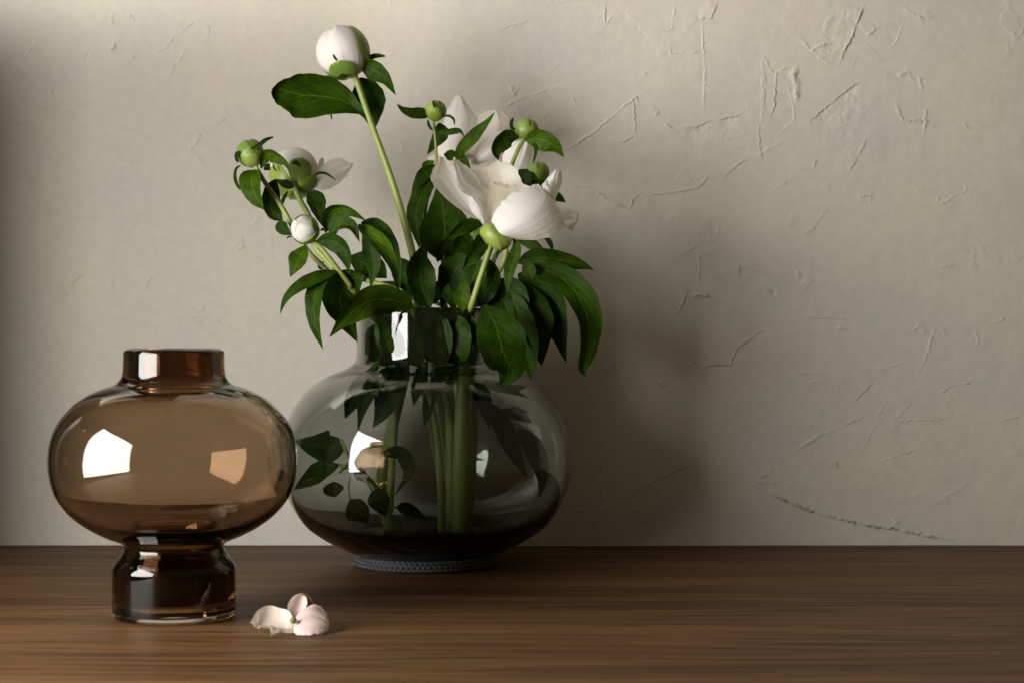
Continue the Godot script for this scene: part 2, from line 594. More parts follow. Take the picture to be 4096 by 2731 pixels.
	stroke([Vector2(141, 26), Vector2(151, 30)], 0.48, 0, 2)
	stroke([Vector2(382, 161), Vector2(402, 183)], 0.24, -0.3)
	stroke([Vector2(440, 156), Vector2(427, 143)], 0.48, 0, 3)
	stroke([Vector2(-383, 516), Vector2(-378, 531), Vector2(-370, 539), Vector2(-363, 553)], 0.36, 0.4)
	stroke([Vector2(-373, 568), Vector2(-388, 550), Vector2(-397, 546)], 0.4, 0.25)
	stroke([Vector2(-355, 581), Vector2(-370, 568)], 0.4, 0.2)
	stroke([Vector2(-442, 559), Vector2(-443, 554), Vector2(-447, 550)], 0.56, 0.2, 2.5)
	stroke([Vector2(-345, 578), Vector2(-337, 575), Vector2(-337, 564), Vector2(-344, 565)], 0.32, 0.2)
	stroke([Vector2(-550, 510), Vector2(-541, 544), Vector2(-524, 568)], 0.28, 0.2)
	stroke([Vector2(-554, 469), Vector2(-532, 464), Vector2(-514, 458)], 0.4, -0.3)
	stroke([Vector2(-568, 408), Vector2(-521, 408)], 0.4, 0.3)
	stroke([Vector2(-489, 365), Vector2(-454, 362)], 0.36, -0.3)
	stroke([Vector2(-422, 313), Vector2(-400, 325), Vector2(-370, 347)], 0.24, 0.3)
	stroke([Vector2(-529, 484), Vector2(-519, 484), Vector2(-518, 475), Vector2(-500, 467)], 0.36, 0.2)
	stroke([Vector2(-506, 480), Vector2(-487, 481), Vector2(-474, 491)], 0.32, 0.2)
	stroke([Vector2(-509, 288), Vector2(-492, 287), Vector2(-483, 296), Vector2(-473, 304)], 0.4, -0.3)
	stroke([Vector2(-500, 280), Vector2(-494, 278)], 0.48, 0, 2.5)
	stroke([Vector2(-410, 275), Vector2(-404, 293), Vector2(-400, 300)], 0.28, -0.3)
	stroke([Vector2(-353, 244), Vector2(-345, 251), Vector2(-338, 254), Vector2(-311, 238)], 0.4, -0.25)
	stroke([Vector2(-333, 463), Vector2(-318, 474)], 0.4, 0.2)
	stroke([Vector2(-318, 464), Vector2(-308, 472)], 0.4, 0.2)
	stroke([Vector2(-360, 436), Vector2(-353, 446), Vector2(-348, 459)], 0.64, 0, 4)
	stroke([Vector2(-353, 432), Vector2(-344, 425)], 0.64, 0, 4)
	stroke([Vector2(-288, 355), Vector2(-281, 367)], 0.48, 0, 2)
	stroke([Vector2(-311, 332), Vector2(-298, 342)], 0.48, 0, 3.5)
	stroke([Vector2(-478, 538), Vector2(-471, 550), Vector2(-467, 538)], 0.24, -0.3)
	stroke([Vector2(-425, 542), Vector2(-421, 541)], 0.72, 0, 3)
	stroke([Vector2(-427, 589), Vector2(-420, 582)], 0.48, 0, 2.2)
	stroke([Vector2(-410, 339), Vector2(-390, 382)], 0.16, 0.3)
	stroke([Vector2(-445, 295), Vector2(-447, 280)], 0.4, 0, 3)
	stroke([Vector2(-358, 263), Vector2(-350, 258), Vector2(-343, 265)], 0.4, 0, 2.5)
	stroke([Vector2(-511, 506), Vector2(-508, 496)], -0.4, 0, 2)
	stroke([Vector2(-445, 432), Vector2(-420, 423)], 0.28, 0.3)
	stroke([Vector2(-496, 288), Vector2(-472, 305)], 0.32, -0.3)
	stroke([Vector2(-510, 288), Vector2(-489, 286)], 0.4, 0.3)
	stroke([Vector2(-361, 252), Vector2(-327, 255), Vector2(-312, 238)], 0.32, -0.3)
	stroke([Vector2(74, 400), Vector2(94, 397), Vector2(128, 373)], 0.08, 0.3)
	stroke([Vector2(-220, 470), Vector2(-187, 465)], 0.32, 0, 3)
	stroke([Vector2(-298, 334), Vector2(-307, 327)], 0.48, 0, 3)
	stroke([Vector2(-153, 368), Vector2(-143, 363)], 0.4, 0, 3)
	# small chips, drags and specks of the trowel all over
	for k in 130:
		var at := Vector2(rng.randf_range(-600, 600), rng.randf_range(5, 640))
		var turn := rng.randf_range(-0.7, 0.7) + (PI / 2 if rng.randf() < 0.3 else 0.0)
		var far := rng.randf_range(2, 9) if rng.randf() < 0.7 else rng.randf_range(9, 32)
		var bend := Vector2(rng.randf_range(-2, 2), rng.randf_range(-2, 2))
		var dir := Vector2(cos(turn), sin(turn)) * far
		stroke([at - dir, at + bend, at + dir], rng.randf_range(0.08, 0.34), rng.randf_range(-0.14, 0.14) if far > 9 else 0.0, rng.randf_range(1.0, 2.6), 14.0)
	var im := Image.create_from_data(WALL_W, WALL_H, false, Image.FORMAT_RF, wall_h.to_byte_array())
	var m := plain(Color(0.605, 0.565, 0.490), 0.78, 0.3)
	m.heightmap_enabled = true
	m.heightmap_texture = ImageTexture.create_from_image(im)
	m.heightmap_scale = 0.165
	var tone := Image.create(512, 240, false, Image.FORMAT_RGB8)
	var t1 := noise(0.012, 4)
	var t2 := noise(0.2, 2)
	for y in 240:
		for x in 512:
			var n1 := t1.get_noise_2d(x, y)
			var n2 := t2.get_noise_2d(x, y)
			tone.set_pixel(x, y, Color(0.955 + 0.03 * n1 + 0.02 * n2, 0.955 + 0.022 * n1 + 0.02 * n2 + 0.008 * t1.get_noise_2d(x + 900, y), 0.95 - 0.012 * n1 + 0.02 * n2))
	m.albedo_texture = ImageTexture.create_from_image(tone)
	m.resource_name = "plaster"
	var st := SurfaceTool.new()
	st.begin(Mesh.PRIMITIVE_TRIANGLES)
	var w := WALL_SIZE
	for p in [[-0.4, -1.2], [1.4, -1.2], [1.4, 1], [-0.4, -1.2], [1.4, 1], [-0.4, 1]]:
		st.set_uv(Vector2(p[0], p[1]))
		st.set_normal(Vector3.BACK)
		st.add_vertex(Vector3(WALL_X0 + p[0] * w.x, w.y - p[1] * w.y, 0))
	var o := put("wall", st.commit(), m, self)
	o.set_meta("kind", "structure")
	# the wall's body behind its plastered face
	put("core", box(Vector3(2.736, 1.5675, 0.06), Vector3(0, 0.78375, -0.032)), plain(Color(0.5, 0.45, 0.39), 0.9), o)


# ---------- the walnut table ----------
func build_table() -> void:
	var w := 1024
	var h := 1024
	var im := Image.create(w, h, false, Image.FORMAT_RGB8)
	var hi := Image.create(w, h, false, Image.FORMAT_RF)
	var band := noise(0.011, 3)
	var line := noise(0.08, 3)
	var pore := noise(0.17, 3)
	var warp := noise(0.004, 2)
	for y in h:
		for x in w:
			var yy := y + 22.0 * warp.get_noise_2d(x * 0.5, y)
			var g := band.get_noise_2d(x * 0.06, yy)
			var l := line.get_noise_2d(x * 0.05 + 99, yy * 1.1)
			var p := pore.get_noise_2d(x * 0.055 + 40, yy * 1.2)
			var v := clampf(0.50 + 0.46 * g + 0.44 * signf(l) * pow(absf(l), 0.8) + 0.34 * p, 0.0, 1.0)
			var c := Color(0.042, 0.0205, 0.0085).lerp(Color(0.168, 0.085, 0.035), v)
			c = c.lerp(Color(0.035, 0.02, 0.011), clampf(smoothstep(0.25, 0.55, -p) * 0.6, 0, 1))
			im.set_pixel(x, y, c.linear_to_srgb())
			hi.set_pixel(x, y, Color(0.5 + 0.3 * p + 0.3 * l, 0, 0))
	# a few small dark knots and pin marks
	for k in 14:
		var cx := rng.randi_range(20, w - 30)
		var cy := rng.randi_range(20, h - 30)
		for dy in range(-2, 3):
			for dx in range(-7, 8):
				if dx * dx / 40.0 + dy * dy / 3.0 < 1.0:
					im.set_pixel(cx + dx, cy + dy, im.get_pixel(cx + dx, cy + dy) * 0.55)
	var m := plain(Color(1, 1, 1), 0.5, 0.2)
	m.albedo_texture = ImageTexture.create_from_image(im)
	m.heightmap_enabled = true
	m.heightmap_texture = ImageTexture.create_from_image(hi)
	m.heightmap_scale = 0.012
	m.resource_name = "walnut"
	var root := thing("wooden_table", "dark walnut table top with long streaky grain, carrying both vases", "table", Vector3(0, 0, 0.5))
	# cross-section of the board, from its back edge over the top and round the front
	var rim := [Vector2(0.002, -0.032), Vector2(0.002, 0.0), Vector2(1.64, 0.0), Vector2(1.644, -0.0015), Vector2(1.647, -0.005), Vector2(1.647, -0.032)]
	var st := SurfaceTool.new()
	st.begin(Mesh.PRIMITIVE_TRIANGLES)
	for i in rim.size() - 1:
		st.set_smooth_group(-1)
		var p: Vector2 = rim[i]
		var q: Vector2 = rim[i + 1]
		for k in [[-0.69, p], [0.85, p], [0.85, q], [-0.69, p], [0.85, q], [-0.69, q]]:
			var at: Vector2 = k[1]
			st.set_uv(Vector2((k[0] + 0.85) / 1.7, (at.x - at.y) / 1.23))
			st.add_vertex(Vector3(k[0], at.y, at.x))
	st.generate_normals()
	put("board", st.commit(), m, root)


# ---------- vases ----------
# A glass vessel: outer profile (radius, height) from foot to rim, wall thickness at each point, thickness of its floor. Its colour is what glass of that thickness lets through.
func vessel(at: Vector3, outer: Array, floor_mm: float, absorb: Vector3, sole_mm: float, mat: Material, root: Node3D, called: String) -> void:
	var pts := []
	for p in outer:
		pts.append(Vector3(p[0], p[1], p[2]))
	var line := curve(pts, pts.size() * 5)
	var ring := []  # (radius, height, thickness)
	ring.append(Vector3(0, line[0].y, floor_mm))
	ring.append(Vector3(line[0].x * 0.5, line[0].y, floor_mm))
	ring.append(Vector3(line[0].x * 0.9, line[0].y, floor_mm))
	var inner := []
	for i in line.size():
		var p := line[i]
		ring.append(p)
		var d := line[mini(i + 1, line.size() - 1)] - line[maxi(i - 1, 0)]
		var n := Vector2(-d.y, d.x).normalized()
		var q := Vector2(p.x, p.y) + n * p.z
		if q.y > line[0].y + floor_mm and q.x > 1.0:
			inner.append(Vector3(q.x, q.y, p.z))
	var rim: Vector3 = line[line.size() - 1]
	for k in [0.15, 0.5, 0.85]:
		ring.append(Vector3(rim.x - rim.z * k, rim.y + rim.z * 0.32 * sin(PI * k), rim.z))
	inner.reverse()
	ring.append_array(inner)
	var low: Vector3 = inner[inner.size() - 1]
	for k in [0.08, 0.3, 0.6, 1.0]:
		ring.append(Vector3(low.x * (1.0 - k), lerpf(low.y, line[0].y + floor_mm, minf(1.0, k * 3.0)), floor_mm))
	var rows := []
	var tints := []
	for p in ring:
		var row := PackedVector3Array()
		for j in 128:
			var q := TAU * j / 128
			row.append(at + Vector3(cos(q) * p.x, p.y, sin(q) * p.x) * MM)
		rows.append(row)
		var k: float = p.z if p.y > sole_mm else 1.0  # the sole is cased in clear glass
		tints.append(Color(exp(-absorb.x * k), exp(-absorb.y * k), exp(-absorb.z * k)))
	put(called, sheet(rows, tints, true), mat, root)


func amber_vase() -> void:
	var at := Vector3(-0.2775, 0.0004, 0.53)
	var root := thing("amber_glass_vase", "empty amber brown glass vase with round belly, short neck and waisted foot", "vase", at)
	var o := [[44, 0, 12], [48, 0.6, 12], [49.8, 4, 14], [50.2, 10, 15.5], [50.1, 24, 15.5], [49.8, 38, 15], [49.2, 42, 14], [46.5, 46.5, 12.5], [43, 51, 11], [40.6, 55.5, 10.5], [40.4, 58, 10], [42, 60.5, 9.4], [48, 63.4, 7.6], [57, 67, 5.6], [70, 74, 4.2], [81.7, 82.7, 3.6], [90, 92, 3.2], [96.5, 103, 3], [100, 116, 3], [101, 129.8, 3], [99, 145, 3], [93.8, 158, 3], [83, 171.8, 3], [71, 181, 3.2], [58, 187, 4], [49, 190, 5.6], [44.3, 193.5, 7.6], [42, 198, 9], [41.2, 206, 9.4], [40.9, 217, 9]]
	vessel(at, o, 13.0, Vector3(0.160, 0.228, 0.315), 7.0, M.amber, root, "glass_body")


func smoke_vase() -> void:
	var at := Vector3(-0.0864, 0.0004, 0.18)
	var root := thing("smoke_glass_vase", "wide smoke grey glass vase with straight neck, holding the peonies", "vase", at)
	var o := [[58, 8, 12], [65, 8.4, 12], [72, 11, 12], [78, 13.8, 11.5], [91, 20.2, 10], [106, 28.6, 8], [121, 39.5, 6], [132.5, 54.5, 4.4], [141.5, 73, 3.3], [146.8, 91.6, 3], [148, 106.5, 3], [147, 119.5, 3], [143.2, 138, 3], [134.5, 157.5, 3], [121, 175.5, 3], [107, 186.5, 3.1], [93, 193.5, 3.4], [80.5, 198.5, 3.9], [74, 203, 4.3], [71.2, 210, 4.5], [70.6, 225, 4.4], [70.5, 257.5, 4.2]]
	vessel(at, o, 12.0, Vector3(0.180, 0.168, 0.182), -1.0, M.smoke, root, "glass_body")
	# the woven ring it stands in
	var ring := thing("woven_ring_coaster", "black woven ring coaster under the foot of the grey vase", "coaster", at)
	var yarn := plain(Color(0.028, 0.028, 0.03), 0.6, 0.4)
	var rows := []
	var prof := []
	for k in 25:
		var q := PI * 1.5 - TAU * k / 24.0
		prof.append(Vector3(70.2 + 4.0 * signf(cos(q)) * pow(absf(cos(q)), 0.7), 7.0 + 6.8 * signf(sin(q)) * pow(absf(sin(q)), 0.7), k))
	for p in prof:
		var row := PackedVector3Array()
		for j in 720:
			var q := TAU * j / 720
			var k: float = p.z
			var knot := 0.8 * sin(q * 84.0 + (PI if int(k / 2.0) % 2 else 0.0)) * absf(sin(k * PI / 2.0 + 0.6)) + 0.25 * sin(q * 7.0 + k)
			row.append(at + Vector3(cos(q) * (p.x + knot), p.y + 0.35 * knot + 0.5 * sin(q * 2.0 + 1.0), sin(q) * (p.x + knot)) * MM)
		rows.append(row)
	put("woven_band", sheet(rows, [], true), yarn, ring)
	var thread := plain(Color(0.16, 0.16, 0.17), 0.6, 0.3)
	for level in [3.4, 7.0, 10.8]:
		var st := []
		for j in 361:
			var q := TAU * j / 360
			st.append(at + Vector3(cos(q) * (74.0 + 0.35 * sin(q * 90)), level + 0.9 * sin(q * 90 + level) + 0.5 * sin(q * 2.0 + 1.0), sin(q) * (74.0 + 0.35 * sin(q * 90))) * MM)
		put("stitching", tube(st, 0.32, 0.32, 720, 5), thread, ring)


# ---------- flowers ----------
func leaf(t: Node3D, points: Array, half: float, roll: float, fold: float, tone: int, shape := "leaf") -> void:
	put("leaf", blade(points, half, roll, fold, shape), M["leaf%d" % tone], t)


func bract(t: Node3D, points: Array, half: float, roll: float, tone: int) -> void:
	put("bract", blade(points, half, roll, 0.3, "strap", 14), M["leaf%d" % tone], t)


func petal(t: Node3D, left: Array, right: Array, bulge: float, ruffle: float, mat: String, called := "petal") -> void:
	put(called, patch(left, right, bulge, ruffle), M[mat], t)


# pieces: [name, azimuth, half width, v0, v1, lift, material, point]
func bud(t: Node3D, called: String, c: Vector3, axis: Vector3, r: float, h: float, core: String, pieces: Array) -> Node3D:
	var b := part(called, t)
	put("core", cap(c, axis, r, h, 0, 180, 0.0, 1.0, 0.0), M[core], b)
	for p in pieces:
		put(p[0], cap(c, axis, r, h, p[1], p[2], p[3], p[4], p[5], p[7] if p.size() > 7 else 2.0), M[p[6]], b)
	return b


func stem(t: Node3D, points: Array, r0: float, r1: float, mat := "stem") -> void:
	put("stem", tube(points, r0, r1, 40), M[mat], t)


func bouquet() -> void:
	var t: Node3D
	var b: Node3D
	
	t = thing("peony", "tallest peony with a closed white bud, one broad leaf held out below it", "peony", V(-122.3, 21.7, 185), "peonies standing in the grey vase")
	stem(t, [V(-122.3, 21.7, 185), V(-131.2, 83.2, 190), V(-110.3, 179.3, 200), V(-94.4, 259.1, 205)], 7, 3.9, "stem")
	stem(t, [V(-94.4, 259.1, 205), V(-98.2, 308.2, 205), V(-118, 380.1, 202), V(-143.6, 451.8, 200), V(-158.7, 496.1, 198)], 3.9, 2.8, "stem")
	bud(t, "flower_bud", V(-170.4, 515.7, 198), Vector3(-0.22, 0.93, 0.28), 25.5, 25.5, "petal", [
		["petal", -72, 66, 0.12, 1, 0.03, "petal", 6],
		["petal", 18, 42, 0.12, 0.99, 0.13, "petal", 5],
		["petal", 75, 60, 0.12, 1, 0.04, "petal_cream", 5],
		["petal", -150, 80, 0.12, 1, 0.06, "petal", 5],
		["sepal", 74, 36, 0.05, 0.84, 0.15, "sepal", 4],
		["sepal", -8, 44, 0.03, 0.46, 0.2, "bud_green", 2.4],
		["sepal", -62, 40, 0.03, 0.3, 0.15, "sepal", 2.5],
	])
	petal(t, [V(-144.6, 452, 200), V(-153.2, 465.2, 200), V(-161.7, 476.9, 202), V(-176.2, 487.2, 210), V(-200.8, 491.7, 220), V(-218, 487.4, 226), V(-229.1, 482.2, 228), V(-236, 476.4, 226), V(-237.6, 472.9, 224)], [V(-144.6, 449.8, 200), V(-150, 451.5, 204), V(-157.5, 453.1, 206), V(-180.9, 452, 210), V(-211.2, 447, 212), V(-223.3, 454.8, 214), V(-233.5, 462.1, 216), V(-237.2, 468.2, 220), V(-237.8, 472.6, 223)], -9, 0.5, "leaf1", "leaf")
	leaf(t, [V(-152.9, 491.2, 192), V(-147.6, 474.7, 186), V(-143, 456.6, 184), V(-139.4, 438.1, 186)], 14.5, -20, 0.25, 2)
	leaf(t, [V(-152.1, 503.9, 200), V(-139.5, 498.1, 204), V(-126, 488.2, 206), V(-116.2, 472.1, 200)], 7.8, 25, 0.3, 1)
	bract(t, [V(-145, 505.2, 195), V(-142, 510.8, 196), V(-135.2, 512.4, 198), V(-126.2, 511.5, 200)], 2.5, 20, 1)
	bract(t, [V(-171.4, 501.9, 232), V(-174.2, 504.7, 235), V(-175.5, 508.3, 236)], 1.2, 0, 2)
	leaf(t, [V(-160.2, 496.5, 208), V(-167.2, 489.5, 214), V(-175.8, 487.1, 214)], 2.7, 10, 0.2, 2)
	bract(t, [V(-181, 451.9, 214), V(-179.4, 449.1, 214), V(-179.8, 446.2, 214)], 0.9, 0, 1)
	leaf(t, [V(-81.3, 256.9, 232), V(-89.2, 283.5, 228), V(-91.2, 305.2, 224), V(-87.8, 321.2, 222)], 12, 12, 0.35, 2)
	
	t = thing("peony", "leftmost peony with a small closed green bud and drooping slender leaves", "peony", V(-66.2, 17.9, 150), "peonies standing in the grey vase")
	stem(t, [V(-66.2, 17.9, 150), V(-75.2, 99.6, 160), V(-92.9, 193.7, 180)], 5, 3, "stem")
	stem(t, [V(-92.9, 193.7, 180), V(-151.6, 266.7, 205), V(-165.4, 278.6, 222), V(-184.4, 298.2, 230), V(-203.9, 318.6, 232), V(-227.8, 359.7, 230), V(-243.5, 382.5, 230), V(-256.1, 404.5, 230)], 3, 2.1, "stem")
	bud(t, "flower_bud", V(-258, 411.1, 230), Vector3(-0.28, 0.9, 0.2), 13, 13.2, "bud_green", [
		["sepal", -35, 60, 0.1, 0.97, 0.06, "bud_green", 4],
		["sepal", 70, 50, 0.05, 0.88, 0.12, "sepal", 3],
		["sepal", 5, 50, 0.02, 0.55, 0.17, "sepal_pale", 2.2],
		["sepal", -95, 45, 0.02, 0.55, 0.08, "sepal_pale", 2.2],
	])
	leaf(t, [V(-247, 395.8, 232), V(-242.1, 406.6, 240), V(-235.1, 408.5, 246), V(-225.3, 404, 250), V(-218.3, 397.8, 250), V(-213.7, 383.4, 246)], 4.8, 38, 0.55, 0)
	bract(t, [V(-267.1, 399.2, 232), V(-271.2, 394.5, 236), V(-271.2, 384.9, 238), V(-267.4, 376.3, 238), V(-260.5, 373, 236)], 1.7, 15, 2)
	leaf(t, [V(-252.7, 394.7, 234), V(-255.1, 386.1, 242), V(-251.9, 372.4, 248), V(-247.3, 362.3, 248), V(-242.3, 354.2, 246)], 9.2, 24, 0.35, 0)
	leaf(t, [V(-233, 386, 226), V(-237, 376.5, 226), V(-238.3, 364.6, 228), V(-236.7, 353.6, 228), V(-232.8, 347.7, 228), V(-225.7, 344.9, 228)], 7.2, -22, 0.3, 2)
	leaf(t, [V(-244, 399.8, 226), V(-241.7, 397.8, 226), V(-238.4, 394.8, 226)], 3.5, 10, 0.2, 2)
	bract(t, [V(-265.1, 411.1, 242), V(-269, 409.5, 242), V(-269.5, 405.6, 242), V(-268.7, 400.5, 240)], 2.2, 0, 2)
	bract(t, [V(-256, 414.3, 244), V(-248.1, 416.5, 248), V(-240.3, 422.5, 248), V(-232.4, 425.6, 246)], 2, 25, 2)
	bract(t, [V(-253.2, 422.3, 228), V(-255.2, 424.5, 228), V(-258.1, 425.9, 228)], 0.6, 0, 1)
	
	t = thing("peony", "half open white peony on the left, seen from behind with its green sepals", "peony", V(-58.9, 16.7, 140), "peonies standing in the grey vase")
	stem(t, [V(-58.9, 16.7, 140), V(-66.2, 117.7, 150), V(-82.2, 212.1, 170)], 8, 3.6, "stem")
	stem(t, [V(-82.2, 212.1, 170), V(-154.8, 274.8, 190), V(-177.9, 298.8, 190), V(-199.3, 324, 188), V(-205.4, 351.9, 184), V(-214, 367.5, 180), V(-220.9, 384, 176), V(-219.7, 395.6, 172)], 3.6, 2.6, "stem")
	bud(t, "flower_head", V(-223.7, 398.7, 152), Vector3(-0.12, 0.55, -0.83), 24.5, 27, "petal_cream", [
		["petal", 0, 75, 0.08, 0.8, 0.06, "petal", 5],
		["petal", 130, 70, 0.08, 0.85, 0.08, "petal_cream", 5],
		["petal", -120, 70, 0.08, 0.8, 0.05, "petal", 5],
		["sepal", 172, 44, 0.02, 0.46, 0.12, "sepal", 3],
		["sepal", -108, 38, 0.02, 0.36, 0.16, "bud_green", 2.6],
		["sepal", 98, 38, 0.02, 0.3, 0.2, "sepal", 2.5],
		["sepal", 32, 46, 0.02, 0.38, 0.1, "bud_green", 3],
		["sepal", -55, 50, 0.02, 0.44, 0.1, "sepal_pale", 2.6],
	])
	petal(t, [V(-203.2, 388.6, 160), V(-199.6, 399.5, 156), V(-192.2, 410.1, 148), V(-179.7, 415.3, 142), V(-164, 409.1, 140)], [V(-203.2, 385.3, 160), V(-196.7, 380.8, 160), V(-185.1, 383.4, 154), V(-172.7, 393.9, 146), V(-164, 409.1, 140)], 6, 0.5, "petal")
	petal(t, [V(-201.5, 402.9, 146), V(-199.4, 412.4, 142), V(-197.2, 416.3, 140)], [V(-199.8, 399.7, 146), V(-195.3, 408.3, 142), V(-193.9, 413.4, 140)], 1, 0.4, "petal_cream")
	leaf(t, [V(-220.6, 382.6, 182), V(-230.1, 384.7, 186), V(-239, 389.9, 186)], 3.9, 25, 0.3, 2)
	bract(t, [V(-200.4, 393.8, 182), V(-194.8, 395.7, 186), V(-187.1, 394.8, 190), V(-176.3, 387.6, 192)], 1.4, 10, 1)
	leaf(t, [V(-206.7, 376.4, 180), V(-199, 369.6, 184), V(-195.1, 356.3, 190), V(-188.9, 339, 190)], 7.9, -18, 0.25, 3)
	bract(t, [V(-226.9, 378, 180), V(-231.2, 368.8, 184), V(-234.2, 357.4, 186), V(-231.4, 347.3, 186)], 2.2, 15, 2)
	bract(t, [V(-242.5, 406.8, 178), V(-241, 401.4, 180), V(-238, 398, 180)], 0.9, 0, 1)
	bract(t, [V(-213.3, 402.4, 186), V(-217.6, 406, 190), V(-221.2, 404.4, 190)], 2.1, 10, 3)
	
	t = thing("peony", "short peony with a small white bud half wrapped in green sepals", "peony", V(-50.3, 21.2, 180), "peonies standing in the grey vase")
	stem(t, [V(-50.3, 21.2, 180), V(-57.4, 120.1, 190), V(-73.2, 212.4, 210)], 5, 2.9, "stem")
	stem(t, [V(-73.2, 212.4, 210), V(-150.3, 270.8, 232), V(-159.8, 282.7, 242), V(-174, 302, 250), V(-186.8, 317.8, 252), V(-196.3, 324.8, 252)], 2.9, 2, "stem")
	bud(t, "flower_bud", V(-201.1, 334.4, 256), Vector3(-0.32, 0.42, 0.85), 13.2, 14, "petal_cream", [
		["petal", -10, 60, 0.2, 1, 0.02, "petal", 5],
		["petal", 110, 55, 0.2, 0.98, 0.03, "petal_cream", 5],
		["petal", -120, 60, 0.2, 1, 0.03, "petal", 5],
		["sepal", 180, 70, 0.02, 0.72, 0.1, "sepal", 4],
		["sepal", 8, 72, 0.02, 0.56, 0.11, "sepal", 4],
		["sepal", 72, 52, 0.02, 0.75, 0.09, "sepal", 4],
		["sepal", -75, 40, 0.02, 0.5, 0.08, "sepal_pale", 3],
	])
	leaf(t, [V(-227.9, 344.9, 240), V(-224.2, 337.1, 240), V(-214.7, 329.5, 244)], 5.8, 15, 0.3, 2)
	bract(t, [V(-214.4, 327.6, 250), V(-217.4, 327.7, 252), V(-218.8, 325.4, 252)], 0.9, 0, 1)
	leaf(t, [V(-201.5, 319.4, 252), V(-204.7, 310, 258), V(-209.3, 298.7, 262), V(-214.9, 288, 262)], 7.8, 20, 0.35, 0)
	leaf(t, [V(-181.4, 332.2, 250), V(-177.3, 347.7, 256), V(-169, 354.3, 262), V(-155.6, 352.1, 266), V(-138.9, 341.2, 262)], 6.5, 42, 0.5, 0)
	leaf(t, [V(-177.7, 330.6, 256), V(-167.3, 338.7, 264), V(-154.4, 336.8, 270), V(-146.8, 321.2, 268)], 6.3, -25, 0.35, 3)
	leaf(t, [V(-190.1, 322.9, 256), V(-176.3, 323.6, 264), V(-163.7, 316.8, 270), V(-159.1, 305.8, 270), V(-156.9, 290.3, 266)], 7.6, 25, 0.4, 2)
	leaf(t, [V(-149.3, 339.4, 256), V(-138.4, 329.2, 264), V(-125.7, 314.8, 274), V(-114.3, 294.3, 280), V(-108.4, 269.9, 278)], 6.6, -40, 0.5, 4)
	leaf(t, [V(-147, 341.6, 250), V(-132.1, 337.4, 250), V(-120.9, 322.5, 250), V(-112.6, 299.3, 248), V(-109, 277.9, 246)], 8.6, 15, 0.3, 2)
	leaf(t, [V(-144.4, 333.2, 258), V(-136.7, 315.4, 262), V(-133.9, 296.9, 262), V(-137.1, 277.3, 260)], 7.2, 10, 0.3, 2)
	leaf(t, [V(-160.7, 309.4, 232), V(-145.6, 302.8, 232), V(-132.6, 296.3, 230), V(-123.5, 288, 226)], 11.3, -10, 0.25, 2)
	leaf(t, [V(-145, 291.2, 240), V(-160.1, 283.8, 238), V(-169, 268, 234), V(-163.7, 248.3, 230), V(-152.5, 224.9, 226)], 16, -20, 0.25, 1)
	leaf(t, [V(-187, 296.2, 232), V(-188.2, 301, 230), V(-185.3, 304.8, 230)], 2.8, 0, 0.2, 2)
	bract(t, [V(-186.6, 333.5, 254), V(-182.7, 334.7, 256), V(-179.7, 330.1, 256)], 1.3, 0, 2)
	
	t = thing("leaf_spray", "low leafy peony shoot whose broad bright leaf hangs over the left of the rim", "leaf spray", V(-69.3, 25, 215), "")
	stem(t, [V(-69.3, 25, 215), V(-72.6, 122.1, 225), V(-90.2, 212.6, 235)], 4, 2.9, "stem")
	stem(t, [V(-90.2, 212.6, 235), V(-98.3, 258.5, 238), V(-111.5, 275.4, 236), V(-141.7, 285.8, 234), V(-167.8, 293.2, 236), V(-175.4, 296.4, 240)], 2.9, 2, "stem")
	leaf(t, [V(-96.9, 259.5, 246), V(-113.6, 265.5, 262), V(-135.3, 265, 280), V(-157.1, 249.3, 292), V(-174.2, 229.5, 292)], 12.1, -24, 0.22, 0)
	leaf(t, [V(-171.2, 294.6, 250), V(-186, 288.2, 260), V(-203.6, 279.1, 268), V(-217.1, 267.1, 270), V(-224.3, 251.7, 266)], 5.5, 28, 0.4, 1)
	leaf(t, [V(-175.6, 294.7, 252), V(-188.5, 278.4, 262), V(-191.1, 257.9, 268), V(-188.8, 238.6, 268), V(-182.6, 217.9, 264)], 7.2, 18, 0.35, 1)
	leaf(t, [V(-115.2, 308, 222), V(-106.7, 293.8, 222), V(-100, 278.6, 224), V(-100.3, 261.5, 226)], 10.6, 12, 0.25, 1)
	leaf(t, [V(-116.5, 272.7, 232), V(-120.5, 278.5, 228), V(-129.3, 285.2, 224)], 7.5, 0, 0.2, 2)
	
	t = thing("peony", "peony with a round green bud on a thin straight stem, beside the white back bloom", "peony", V(-57.1, 23.4, 200), "peonies standing in the grey vase")
	stem(t, [V(-57.1, 23.4, 200), V(-62.9, 175.4, 190), V(-70.9, 262.4, 175)], 8, 2, "stem")
	stem(t, [V(-70.9, 262.4, 175), V(-94.1, 276.2, 172), V(-94.3, 315.3, 168), V(-93, 325.5, 166), V(-86.5, 371.5, 160), V(-78, 407.8, 150), V(-80.8, 454.8, 146)], 2, 1.3, "stem")
	bud(t, "flower_bud", V(-78.9, 463.7, 146), Vector3(0.02, 0.95, 0.2), 10.6, 10.4, "bud_green", [
		["sepal", -50, 55, 0.06, 0.96, 0.06, "sepal_pale", 4],
		["sepal", 90, 60, 0.06, 0.9, 0.09, "bud_green", 4],
		["sepal", 5, 42, 0.02, 0.66, 0.15, "sepal", 2],
		["sepal", 180, 60, 0.02, 0.6, 0.09, "sepal", 2.5],
	])
	leaf(t, [V(-87, 459.2, 148), V(-91.9, 459.6, 154), V(-102.3, 458.6, 162), V(-111.3, 462.3, 164), V(-118, 469.1, 162)], 5.3, 25, 0.25, 0)
	bract(t, [V(-70.9, 457, 150), V(-65, 457.6, 154), V(-59.8, 453.6, 156), V(-59, 447.1, 156)], 1.4, 10, 1)
